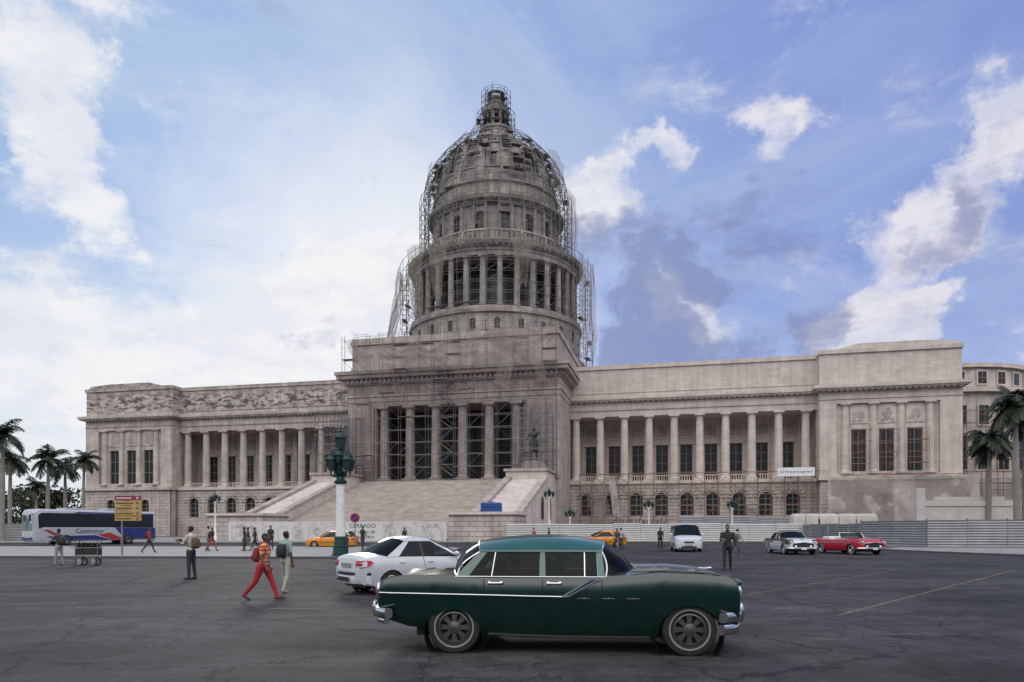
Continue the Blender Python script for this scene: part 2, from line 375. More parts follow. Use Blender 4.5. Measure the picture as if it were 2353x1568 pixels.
for k in range(10):
    a=2*math.pi*k/10;column(dm,cx+2.3*math.sin(a),cy-2.3*math.cos(a),88.7,92.4,.27,8,8)
dm.lathe(cx,cy,[(2,92.4),(2.9,92.4),(3.1,92.9),(2.1,93.1),(1.9,94.3),(2.2,94.4),(2.1,94.7),(1.4,94.9),(1.2,95.9),(1.4,96.0),(.8,96.3),(.5,96.9),(.1,97.5)],24,8)
build(b,'walls',mats,CAP);build(cols,'columns',mats,CAP,smooth=35);build(trim,'trim',mats,CAP);build(dm,'dome',mats,CAP,smooth=30)
# ================================================================== SCAFFOLDING
rot=D2R(-13)
s=MB()
def jit(a): return random.uniform(-a,a)
def cylscaf(Rf,z0,z1,n,dz,rr=.055,skip=.05,layers=(0,1.3),pk=.14):
    nz=int((z1-z0)/dz)
    for ly in layers:
        for k in range(n):
            a=2*math.pi*k/n+jit(.01)
            for j in range(nz):
                if random.random()<skip: continue
                za=z0+j*dz;zb=za+dz
                ra=Rf(za)+ly;rb=Rf(zb)+ly
                s.pipe((cx+ra*math.sin(a),cy-ra*math.cos(a),za),(cx+rb*math.sin(a),cy-rb*math.cos(a),zb+(jit(.6) if j==nz-1 else 0)),rr,0,3)
        for j in range(nz+1):
            z=z0+j*dz;r=Rf(z)+ly
            for k in range(n):
                if random.random()<skip: continue
                a=2*math.pi*k/n;c=2*math.pi*(k+1)/n
                s.pipe((cx+r*math.sin(a),cy-r*math.cos(a),z),(cx+r*math.sin(c),cy-r*math.cos(c),z+jit(.1)),rr*.8,0,3)
    for j in range(nz):
        z=z0+j*dz;r=Rf(z)
        for k in range(n):
            a=2*math.pi*k/n
            if random.random()<.35:
                c=2*math.pi*(k+1)/n;s.pipe((cx+r*math.sin(a),cy-r*math.cos(a),z),(cx+Rf(z+dz)*math.sin(c),cy-Rf(z+dz)*math.cos(c),z+dz),rr*.8,0,3)
            s.pipe((cx+r*math.sin(a),cy-r*math.cos(a),z),(cx+(r+layers[-1])*math.sin(a),cy-(r+layers[-1])*math.cos(a),z),rr*.8,0,3)
            if random.random()<pk:
                c=2*math.pi*(k+1)/n
                P=[(cx+q*math.sin(t),cy-q*math.cos(t),z+.08) for q,t in((r,a),(r+1,a),(r+1,c),(r,c))];s.poly(P,1)
cylscaf(lambda z:19.6,45,58.5,40,2.1,.055,.08,(0,1.3),.04)
cylscaf(lambda z:20.0,31,45,40,2.1,.055,.2,(0,1.2),.05)
cylscaf(lambda z:15.7,58,72.5,44,2.0,.07,.04,(0,1.0),.04)
def Rd(z): return lerp([(72,14.9),(76,14.3),(79,12.9),(81,11.5),(83,9.7),(85,7.6),(87,5.6)],z)
cylscaf(Rd,72.2,87.0,40,1.7,.07,.03,(0,1.1),.08)
cylscaf(lambda z:3.5 if z<92.5 else 2.5,86.0,98.4,12,1.25,.07,.04,(0,.8),.1)
for z in(88.4,90.4,92.9,94.4,95.7,96.9):
    r=3.0 if z<92 else 2.0
    s.lathe(cx,cy,[(r*.5,z),(r,z),(r,z+.14),(r*.5,z+.14)],12,1)
for z in(73.8,75.6,77.4,79.2,81.0,82.8):
    n=36
    for k in range(n):
        if random.random()<.42:
            a=2*math.pi*k/n;c=2*math.pi*(k+1)/n;r=Rd(z)-1.0
            P=[(cx+q*math.sin(t),cy-q*math.cos(t),z) for q,t in((r,a),(r+1.0,a),(r+1.0,c),(r,c))];s.poly(P,1);s.poly([(p[0],p[1],p[2]+.15) for p in P],1)
build(s,'dome_scaffold',[SCAF,PLANK],CAP)
def flat(s,x0,x1,y,z0,z1,dx,dz,rr=.045,skip=.08,m=0,depth=1.2,plank=.12):
    nx=max(1,round((x1-x0)/dx));nz=max(1,round((z1-z0)/dz));dx=(x1-x0)/nx;dz=(z1-z0)/nz
    for yy in(y,y-depth):
        for i in range(nx+1):
            s.pipe((x0+i*dx+jit(.06),yy,z0),(x0+i*dx+jit(.06),yy,z1+jit(.5)),rr,m,3)
        for j in range(nz+1):
            for i in range(nx):
                if random.random()>skip: s.pipe((x0+i*dx-.15,yy,z0+j*dz),(x0+(i+1)*dx+.15,yy,z0+j*dz+jit(.05)),rr*.85,m,3)
    for j in range(nz):
        for i in range(nx):
            if random.random()<.3:
                k=random.choice((0,1));s.pipe((x0+(i+k)*dx,y-depth,z0+j*dz),(x0+(i+1-k)*dx,y-depth,z0+(j+1)*dz),rr*.8,m,3)
            if random.random()<plank: s.box(x0+i*dx,x0+(i+1)*dx,y-depth,y-.1,z0+j*dz+.05,z0+j*dz+.13,1)
s=MB()
flat(s,-22,5.5,-12.6,10,23,2.4,2.1,.055,.06)
flat(s,-26.8,10.8,-14.4,23,28.6,2.35,1.9,.055,.10)
flat(s,-26.8,10.8,-14.2,28.8,35.0,2.35,2.1,.045,.25)
flat(s,5.2,10.6,-12.8,10,23,1.8,2.0,.05,.1);flat(s,-27,-22,-12.8,10,23,1.7,2.0,.05,.1)
for k in range(9):
    z=10.5+k*2.0;a,c=(-9.8,-7.2) if k%2 else(-7.2,-9.8)
    s.box(-10,-7,-14.0,-13.2,z+1.93,z+2.03,1)
    for yy in(-13.3,-14): s.pipe((a,yy,z),(c,yy,z+1.95),.07,2,4);s.pipe((a,yy,z+.9),(c,yy,z+2.85),.035,2,4)
flat(s,5.0,10.2,-13.6,11,20.5,1.3,1.6,.06,.05);flat(s,5.0,10.2,-19,11,20.5,1.3,1.6,.06,.05)
flat(s,-29.2,-23.6,-13.6,11,20.5,1.3,1.6,.06,.05);flat(s,-29.2,-23.6,-19,11,20.5,1.3,1.6,.06,.05)
build(s,'portico_scaffold',[SCAF,PLANK,SCAF],CAP)
s=MB()
flat(s,13,54,-1.6,0,11.2,2.2,2.0,.055,.06,0,1.3,.05)
flat(s,54,75,-4.4,0,10.2,2.0,2.0,.04,.1,0,1.0,.05)
for x in(59.1,63.3,67.5): flat(s,x-1.3,x+1.3,-3.4,10.3,17.6,1.3,1.8,.04,.1,0,.8,.15)
build(s,'wing_scaffold',[SCAFR,PLANK],CAP)
s=MB()
ox,oy=76.2,20
for k in range(-6,16):
    a=2*math.pi*k/40
    for rr in(17.3,18.5):
        s.pipe((ox+rr*math.sin(a),oy-rr*math.cos(a),0),(ox+rr*math.sin(a),oy-rr*math.cos(a),21.5+jit(.8)),.06,0,3)
        for j in range(11):
            c=a+2*math.pi/40
            if random.random()<.85:s.pipe((ox+rr*math.sin(a),oy-rr*math.cos(a),j*2+1),(ox+rr*math.sin(c),oy-rr*math.cos(c),j*2+1),.05,0,3)
            if rr<18 and random.random()<.25:
                P=[(ox+q*math.sin(t),oy-q*math.cos(t),j*2+1.05) for q,t in((rr,a),(rr+1,a),(rr+1,c),(rr,c))];s.poly(P,1)
build(s,'end_hall_scaffold',[SCAFR,PLANK],CAP)
# netting sheets
s=MB()
def sheet(fn,nu,nv,m):
    vs=[fn(i/nu,j/nv) for j in range(nv+1) for i in range(nu+1)]
    fs=[(j*(nu+1)+i,j*(nu+1)+i+1,(j+1)*(nu+1)+i+1,(j+1)*(nu+1)+i) for j in range(nv) for i in range(nu)]
    s.add(vs,fs,m)
def cyls(a0,a1,R0,zt,zb,bil=.8,pinch=0,out=0,m=0):
    sd=random.random()*50
    def fn(u,v):
        uu=u-.5;w=1-pinch*v
        a=D2R(a0+(a1-a0)*(.5+uu*w));nn=noise.noise(Vector((u*5+sd,v*3,0)))
        r=R0+.4+bil*math.sin(v*math.pi)*.6+nn*bil+out*v*v
        z=zt+(zb-zt)*(v+.12*noise.noise(Vector((u*3+sd,9,0)))*v)+.5*math.sin(u*7+sd)*(1-v)*.6
        return (cx+r*math.sin(a),cy-r*math.cos(a),z)
    sheet(fn,22,18,m)
cyls(-84,-66,20.6,58,43,.9,.6,2.8);cyls(-92,-76,20.8,57,41,.9,.7,3.6)
cyls(-44,-26,20.8,58.2,47.0,.9,.5);cyls(-24,-11,20.8,57.6,46.5,.8,.6);cyls(22,34,20.8,57.2,48,.9,.65);cyls(64,90,21,57,38,.8,.2)
cyls(70,92,17.2,72,59,.4,0);cyls(-78,-50,14.4,79,73,.4,.2);cyls(60,88,14.6,80,72,.4,.2)
def tri(u,v):
    a=D2R(-75+20*u);r=2.8+ (12.6-2.8)*v*(.6+.4*v);z=94-14*v
    k=(u-.5)*(.5+3.5*math.sin(v*math.pi*.6))
    n_=noise.noise(Vector((u*4,v*5,3)))*.5
    return (cx+r*math.sin(a)+n_,cy-r*math.cos(a)+k,z-.8*math.sin(v*3.1)+k*.4)
sheet(tri,10,20,0)
def fl(x0,x1,y,zt,zb,bil=.5,sag=.6,slant=0,m=0):
    sd=random.random()*40
    def fn(u,v):
        nn=noise.noise(Vector((u*(x1-x0)*.35+sd,v*2.5,0)))
        n2=noise.noise(Vector((u*(x1-x0)*.25+sd,7,0)))
        return (x0+(x1-x0)*u+slant*v+n2*.5*v,y-.3-bil*(.4+nn),zt+(zb-zt)*(v*(1+.35*n2))-sag*math.sin(u*math.pi*max(1,round((x1-x0)/5)))**2*(1-v))
    sheet(fn,int(max(8,(x1-x0)*1.5)),14,m)
fl(-24.5,-2,-15.6,33.2,30.2,.5,1.4,0);fl(-4,9.8,-15.6,34.6,31.2,.5,.9,0);fl(-26.2,-24.3,-15.7,34.2,29.4,.4,.3,3.0)
fl(-20,-8,-15.9,32,29.2,.5,.9,1.5)
fl(-1,2.5,-15.8,34.0,29.3,.4,.3,2.8);fl(2.4,4.6,-15.9,31,24.0,.4,.3,-1.5);fl(7,8.6,-15.9,31,25,.4,.3,1)
fl(53.6,75.2,-5.7,10.1,1.2,.5,.3,0,1);fl(54,63,-5.95,9.8,3,.4,.5,0,0);fl(66,74,-5.95,9.9,3.5,.4,.3,0,0)
fl(14,17.5,-3.2,9.6,2,.6,.2,1.6,0);fl(18.2,19.4,-3.2,10.8,4,.5,.2,.8,1)
build(s,'debris_netting',[NET,NETD],CAP,smooth=60)
def text(body,size,mat_,parent,loc,rot,ext=.004,align='CENTER',sx=1):
    cu=bpy.data.curves.new('lettering','FONT');cu.body=body;cu.size=size;cu.extrude=ext;cu.align_x=align
    o=bpy.data.objects.new('lettering',cu);sc.collection.objects.link(o);o.data.materials.append(mat_);o.location=loc;o.rotation_euler=rot;o.scale=(sx,1,1)
    if parent:o.parent=parent
    return o
bn=MB();bn.box(-2.9,2.9,-.02,.02,-.7,.75,0)
for x in(-2.8,2.8):bn.pipe((x,0,.7),(x+.0,.9,1.3),.02,1,4)
BN=build(bn,'site_banner',[WHT,BLK])
def capw(x,y,z):
    c,s_=math.cos(rot),math.sin(rot);return (x*c-y*s_,130+x*s_+y*c,z)
BN.location=capw(49.2,-3.3,11.0);BN.rotation_euler=(0,0,rot)
TXB=mat('blue_lettering',(.04,.07,.3),.6);TXG=mat('grey_lettering',(.10,.10,.10),.6)
text('AD Projectmanagement',.62,TXB,BN,(0,-.03,-.15),(D2R(90),0,0),sx=.85)
# ================================================================== PEOPLE
def person(name,x,y,h,face,pose={},shirt=(.5,.5,.5),pants=(.03,.03,.04),shoe=(.02,.02,.02),skin=(.12,.06,.04),hair=(.01,.008,.007),sleeve=.5,vox=.022,longhair=False,stripes=None,pack=None,camera=False,hips=1.0,z=0,parent=None,allmat=None,hip_z=None,shoulder=1.0,longpants=True,skirt=False):
    t=MB()
    hip=.52*h if hip_z is None else hip_z
    g=lambda k,d:pose.get(k,d)
    lean=D2R(g('lean',0))
    bones=[];legs=[]
    for s_,nm in((-1,'R'),(1,'L')):
        a=D2R(g('hip'+nm,0));kn=D2R(g('knee'+nm,3));o=D2R(g('spread',3))
        H=Vector((s_*.052*h*hips,0,hip))
        K=H+Vector((s_*math.sin(o)*.235*h,math.sin(a)*.24*h,-math.cos(a)*.24*h))
        A=K+Vector((s_*.005*h,math.sin(a-kn)*.235*h,-math.cos(a-kn)*.235*h))
        legs.append((H,K,A,a-kn,s_))
    if hip_z is None:
        dz=min(l[2].z-.042*h - (abs(math.sin(l[3]))*.03*h) for l in legs)
    else: dz=0
    sh=Vector((0,0,-dz));pel=Vector((0,0,hip))+sh
    def tb(p,q,r1,r2,lab,n=12):
        t.pipe(p,q,r1,0,n,r2,True);t.ell(p,(r1,)*3,0,10);t.ell(q,(r2,)*3,0,10);bones.append((Vector(p),Vector(q),(r1+r2)/2,lab))
    for H,K,A,an,s_ in legs:
        H=H+sh;K=K+sh;A=A+sh
        tb(H,K,.056*h*hips,.036*h,'pant');tb(K,K.lerp(A,.35),.035*h,.034*h,'pant');tb(K.lerp(A,.35),A,.034*h,.025*h,'pant' if longpants else 'skin')
        fd=Vector((s_*.02,math.cos(an*.6),math.sin(an*.9) if an<0 else 0)).normalized()
        if an<-.25: fd=Vector((0,math.cos(an),math.sin(an))).normalized()
        heel=A+Vector((0,-.018*h,-.018*h));toe=A+fd*.095*h+Vector((0,0,-.02*h if an>-.25 else -.01*h))
        tb(heel,toe,.024*h,.019*h,'shoe')
    Rl=Matrix.Rotation(-lean,4,'X')
    def TP(v): v=Vector(v)*h;return pel+ (Rl@v)
    sw=shoulder
    secs=[(-.035,.088*hips,.062,0),(0,.092*hips,.066,0),(.05,.084*(.6+.4*hips),.058,.002),(.10,.076,.054,.004),(.17,.088*sw,.062,.004),(.235,.098*sw,.062,0),(.275,.095*sw,.052,-.003),(.305,.062*sw,.042,-.003),(.322,.034,.034,0)]
    rings=[]
    for zz,rx,ry,yo in secs:
        rings.append([tuple(TP((rx*math.cos(2*math.pi*k/16),yo+ry*math.sin(2*math.pi*k/16),zz))) for k in range(16)])
    t.loft(rings,0);bones.append((TP((0,0,.03)),TP((0,0,.28)),.08*h,'shirt'));bones.append((TP((0,0,-.04)),TP((0,0,.0)),.085*h,'pant'))
    nk=TP((0,0,.30));hd=TP((0,.012,.40));tb(nk,TP((0,.006,.36)),.03*h,.028*h,'skin')
    hc=hd
    t.ell(hc+Vector((0,-.004*h,.012*h)),(.043*h,.053*h,.052*h),0,14);t.ell(hc+Vector((0,.012*h,-.022*h)),(.033*h,.038*h,.04*h),0,12)
    t.ell(hc+Vector((0,.055*h,-.006*h)),(.008*h,.013*h,.014*h),0,8)
    for s_ in(-1,1): t.ell(hc+Vector((s_*.044*h,-.004*h,-.002*h)),(.007*h,.011*h,.017*h),0,8)
    bones.append((hc,hc+Vector((0,0,.01)),.06*h,'head'))
    if longhair: t.ell(hc+Vector((0,-.032*h,-.0*h)),(.052*h,.045*h,.07*h),0,12)
    else: t.ell(hc+Vector((0,-.01*h,.022*h)),(.047*h,.055*h,.05*h),0,12)
    hands=[]
    for s_,nm in((-1,'R'),(1,'L')):
        sw_,ou,el=g('arm'+nm,(5,8,12));a=D2R(sw_);o=D2R(ou);e=D2R(el)
        S=TP((s_*.102*sw,0,.275))
        E=S+Vector((s_*math.sin(o),math.sin(a)*math.cos(o),-math.cos(a)*math.cos(o)))*.165*h
        inw=g('in'+nm,0)
        fdv=Vector((s_*math.sin(o)*.4-s_*inw,math.sin(a+e),-math.cos(a+e))).normalized();W=E+fdv*.145*h
        tb(S,E,.031*h,.024*h,'uarm');tb(E,W,.024*h,.016*h,'farm');hands.append((W,fdv,s_))
    if skirt:
        t.loft([[tuple(TP((r_*math.cos(2*math.pi*k/16),r_*.75*math.sin(2*math.pi*k/16),zz))) for k in range(16)] for zz,r_ in((.02,.085),(-.1,.11),(-.24,.12))],0)
    me=bpy.data.meshes.new('tmp');me.from_pydata(t.v,[],t.f);ob=bpy.data.objects.new('tmp',me);sc.collection.objects.link(ob)
    bm=bmesh.new();bm.from_mesh(me);bmesh.ops.recalc_face_normals(bm,faces=bm.faces);bm.to_mesh(me);bm.free()
    rm=ob.modifiers.new('r','REMESH');rm.mode='VOXEL';rm.voxel_size=vox*h/1.7
    sm=ob.modifiers.new('s','SMOOTH');sm.factor=.5;sm.iterations=3
    dg=bpy.context.evaluated_depsgraph_get();dg.update();m2=bpy.data.meshes.new_from_object(ob.evaluated_get(dg))
    fin=MB();vs=[tuple(v.co) for v in m2.vertices];fs=[];ms=[]
    for p in m2.polygons:
        c=p.center;best=None;bd=1e9
        for (A,B,r,lab) in bones:
            ab=B-A;tt=max(0,min(1,(c-A).dot(ab)/max(ab.length_squared,1e-9)));d=(c-(A+ab*tt)).length/r
            if d<bd:bd=d;best=(lab,tt)
        lab,tt=best
        mi={'pant':2,'shirt':1,'shoe':3,'skin':0}.get(lab,0)
        if lab=='uarm': mi=1 if tt<sleeve*2 else 0
        elif lab=='farm': mi=1 if tt<sleeve*2-1 else 0
        elif lab=='head':
            q=(c-hc)/h
            if q.z>.026 or (q.y<-.006 and q.z>-.035) or(longhair and q.y<-.0): mi=4
            if q.z<-.04 and not longhair: mi=0
        if stripes and mi==1 and int((c.z)/(.045))%2==0: mi=5
        fs.append(tuple(p.vertices));ms.append(mi)
    fin.add(vs,fs,ms)
    bpy.data.objects.remove(ob);bpy.data.meshes.remove(m2)
    for s_ in(-1,1):
        fin.ell(hc+Vector((s_*.017*h,.047*h,.006*h)),(.006*h,.004*h,.003*h),8,6);fin.ell(hc+Vector((s_*.017*h,.0505*h,.006*h)),(.0025*h,.0015*h,.0025*h),6,6)
        fin.pipe(hc+Vector((s_*.009*h,.052*h,.014*h)),hc+Vector((s_*.025*h,.046*h,.014*h)),.0018*h,4,4,cap=True)
    fin.ell(hc+Vector((0,.0485*h,-.030*h)),(.012*h,.004*h,.0035*h),9,8)
    for W,fd,s_ in hands:
        side=Vector((s_,0,0));side=(side-fd*side.dot(fd)).normalized()
        w=fd.cross(side).normalized()
        rings=[]
        for q,rw,rt in((-.02,.02,.018),(.01,.03,.016),(.05,.04,.015),(.085,.038,.012)):
            rings.append([tuple(W+fd*q+w*(rw*math.cos(2*math.pi*k/10))+side*(rt*math.sin(2*math.pi*k/10))) for k in range(10)])
        fin.loft(rings,0)
        for i,ln in enumerate((.07,.08,.075,.058)):
            b0=W+fd*.08+w*(.030-.02*i);d1=(fd*.9-side*.35).normalized();d2=(fd*.55-side*.85).normalized()
            p1=b0+d1*ln*.5;fin.pipe(b0,p1,.0095,0,6,.0088,True);fin.pipe(p1,p1+d2*ln*.5,.0088,0,6,.0065,True)
        b0=W+fd*.03+w*.034;p1=b0+(fd*.6+w*.7-side*.2).normalized()*.035;fin.pipe(b0,p1,.012,0,6,.01,True);fin.pipe(p1,p1+(fd*.9-side*.3).normalized()*.03,.01,0,6,.008,True)
    if pack is not None:
        rings=[]
        for zz,rx,ry in((.05,.05,.03),(.065,.075,.045),(.12,.085,.055),(.2,.08,.05),(.25,.065,.035),(.262,.04,.02)):
            rings.append([tuple(TP((rx*math.copysign(abs(math.cos(2*math.pi*k/16))**.6,math.cos(2*math.pi*k/16)),-.062-ry*.7+ry*math.copysign(abs(math.sin(2*math.pi*k/16))**.6,math.sin(2*math.pi*k/16)),zz))) for k in range(16)])
        fin.loft(rings,7)
        rings=[[tuple(TP((.055*math.cos(2*math.pi*k/10),-.155+.02*math.sin(2*math.pi*k/10),zz))) for k in range(10)] for zz in(.08,.15)];fin.loft(rings,7)
        for s_ in(-1,1):
            P=[TP((s_*.06,-.06,.25)),TP((s_*.065,-.01,.298)),TP((s_*.068,.05,.26)),TP((s_*.07,.066,.19)),TP((s_*.085,.03,.12)),TP((s_*.085,-.05,.09))]
            fin.path(P,.011*h/1.7,7,6)
    if camera:
        m=(hands[0][0]+hands[1][0])/2+Vector((0,.06,.03));fin.box(m.x-.07,m.x+.07,m.y-.035,m.y+.035,m.z-.045,m.z+.045,6);fin.pipe(m+Vector((0,.03,0)),m+Vector((0,.11,0)),.035,6,12,cap=True)
    nm=name
    def M(n,c,r=.8,v=.15,sc_=12):
        return mat(nm+'_'+n,c,r,var=v,scale=sc_,bump=.3)
    if allmat: ml=[allmat]*10
    else: ml=[M('skin',skin,.5,.05),M('top',shirt),M('trousers',pants),M('shoes',shoe),M('hair',hair),M('stripe',stripes or shirt),BLK,M('pack',pack or (.02,.02,.02)),WHT,M('lips',(skin[0]*.9,skin[1]*.6,skin[2]*.6))]
    return build(fin,name,ml,parent,(x,y,z),D2R(face-90),smooth=50)
STR={'hipR':24,'kneeR':4,'hipL':-20,'kneeL':22,'armR':(-22,8,15),'armL':(22,8,20)}
STAND={'hipR':2,'hipL':-2}
P=person
P('pedestrian',-5.68,15.9,1.60,-8,dict(STR,hipR=24,hipL=-20,armR=(-10,9,25),armL=(8,8,22),lean=4),(.48,.04,.025),(.30,.010,.016),(.05,.02,.02),(.09,.045,.03),(.012,.01,.01),.35,.017,stripes=(.5,.30,.14),pack=(.17,.02,.02),hips=1.12)
P('pedestrian',-5.78,17.8,1.6,62,{'hipR':8,'hipL':-8,'kneeL':14,'armR':(8,10,40),'armL':(-8,10,20)},(.20,.29,.25),(.30,.30,.26),(.3,.25,.23),(.1,.05,.035),(.02,.008,.008),.45,.017,pack=(.012,.012,.014),hips=1.08)
P('pedestrian',-10.32,22.4,1.75,172,{'hipR':1,'hipL':-3,'armR':(30,6,82),'armL':(28,6,85),'inR':.5,'inL':.5},(.45,.42,.36),(.02,.022,.028),(.01,.01,.01),(.14,.07,.045),(.01,.01,.01),.5,.018,pack=(.1,.06,.03),camera=True,shoulder=1.15)
P('pedestrian',8.32,26.9,1.84,-100,{'hipR':-6,'hipL':9,'kneeR':8,'armR':(5,9,15),'armL':(20,12,75),'inL':.4},(.013,.013,.016),(.012,.012,.014),(.01,.01,.01),(.2,.11,.08),(.012,.01,.01),1.0,.018,shoulder=1.12)
P('pedestrian',13.1,40.5,1.72,20,STR,(.22,.23,.23),(.06,.06,.07),(.3,.3,.3),(.25,.15,.11),(.05,.04,.03),1,.03,pack=(.05,.05,.05))
P('pedestrian',11.5,54,1.75,-80,STAND,(.012,.012,.014),(.012,.012,.014),shoulder=1.1,sleeve=1,vox=.03)
P('pedestrian',-19.9,30.6,1.66,170,{'hipR':8,'hipL':-6,'armR':(35,8,20),'armL':(30,8,25)},(.05,.05,.055),(.25,.25,.26),vox=.025,sleeve=1,pack=(.03,.03,.03))
P('pedestrian',-22.3,42.8,1.62,10,dict(STR),(.4,.02,.02),(.03,.03,.04),vox=.03,pack=(.02,.02,.02),z=.13)
P('pedestrian',-19.6,45.5,1.65,-20,STR,(.02,.02,.02),(.25,.05,.04),vox=.03,pack=(.02,.02,.02),z=.13)
P('pedestrian',-20.5,47,1.7,30,STAND,(.28,.26,.22),(.1,.09,.08),vox=.03,z=.13)
P('pedestrian',-18,47.5,1.66,200,STR,(.04,.03,.05),(.2,.2,.22),vox=.03,z=.13)
P('pedestrian',-17.9,46.6,1.66,10,STAND,(.02,.02,.025),(.03,.03,.035),vox=.03,longpants=False,skirt=True,longhair=True,z=.13)
P('pedestrian',-17.2,46.6,1.66,-150,STR,(.02,.02,.025),(.03,.03,.035),vox=.03,longpants=False,z=.13)
P('pedestrian',-16.8,48.5,1.75,-90,STAND,(.02,.02,.02),(.02,.02,.03),vox=.03,sleeve=1,z=.13)
P('pedestrian',-9.6,40.5,1.2,-120,STAND,(.06,.03,.03),(.02,.02,.03),vox=.035,longhair=True,z=.13)
P('pedestrian',-9.55,44.5,1.72,-30,{'hipR':-6,'hipL':9,'armR':(5,12,60),'armL':(20,12,75)},(.02,.02,.022),(.04,.045,.06),vox=.03,sleeve=1,z=.13)
P('pedestrian',7.9,52.5,1.72,-100,STR,(.05,.05,.05),(.12,.1,.09),vox=.03,sleeve=1)
P('pedestrian',8.35,53.4,1.7,60,STAND,(.35,.32,.28),(.03,.03,.04),vox=.03)
P('pedestrian',-10.2,66,1.75,-60,STAND,(.03,.03,.03),(.03,.03,.04),vox=.035)
P('pedestrian',2.0,64,1.72,-60,STAND,(.3,.1,.08),(.03,.03,.04),vox=.035)
P('pedestrian',3.4,64,1.72,160,STAND,(.03,.03,.08),(.03,.03,.04),vox=.035)
BRZ=mat('bronze',(.035,.04,.035),.45,.6,var=.3)
for x,f_,nm in((7.4,-95,'bronze_statue'),(-26.5,-110,'bronze_statue')):
    w=capw(x,-16.4,12.4)
    o=person(nm,w[0],w[1],5.9,f_-3,{'hipR':4,'hipL':-6,'armR':(70,25,30),'armL':(10,22,60)},vox=.03,longhair=True,z=12.35,allmat=BRZ,skirt=True,hips=1.2)
# ================================================================== VEHICLES
def body(mb,xs0,xs1,belt,top,low,wid,arches,mp,mi,cab=None,N=110,prof=((0,.95),(.3,1.0),(.7,.99),(.92,.955),(1,.925)),twotone=None,crown=2.6):
    xs=sorted(set([xs0+(xs1-xs0)*i/N for i in range(N+1)]+[a[0]+a[1]*k for a in arches for k in(-.999,-.97,.97,.999)]))
    K=[0,.12,.3,.5,.7,.85,.95,1];V=[.97,.9,.75,.55,.3,0]
    rings=[]
    for x in xs:
        bz=lerp(belt,x);tz=lerp(top,x);lo0=lerp(low,x);w=lerp(wid,x);lo=lo0
        for (xa,ra,zc) in arches:
            if abs(x-xa)<ra: lo=max(lo,zc+math.sqrt(ra*ra-(x-xa)**2))
        lo=min(lo,bz-.04)
        half=[]
        for k in K:
            z=lo+(bz-lo)*k;kk=(z-lo0)/(bz-lo0);half.append((w*lerp(prof,kk),z))
        yb=half[-1][0]
        for v in V: half.append((yb*v,bz+(tz-bz)*(1-v**crown)))
        ring=[(x,-y,z) for y,z in half]+[(x,y,z) for y,z in half[-2::-1]]
        rings.append(ring)
    n=len(rings[0]);vs=[p for r in rings for p in r];fs=[];ms=[]
    for i in range(len(rings)-1):
        xm=(xs[i]+xs[i+1])/2
        for k in range(n-1):
            fs.append((i*n+k,i*n+k+1,(i+1)*n+k+1,(i+1)*n+k))
            kk=min(k,n-2-k)
            m=mp
            if cab and cab[0]<xm<cab[1] and kk>=8: m=mi
            if twotone is not None and kk<7:
                zc=(rings[i][k][2]+rings[i][k+1][2])/2
                if zc>twotone[0](xm): m=twotone[1]
            ms.append(m)
    fs+=[tuple(range(n)),tuple(range((len(rings)-1)*n,len(rings)*n))];ms+=[mp,mp]
    mb.add(vs,fs,ms)
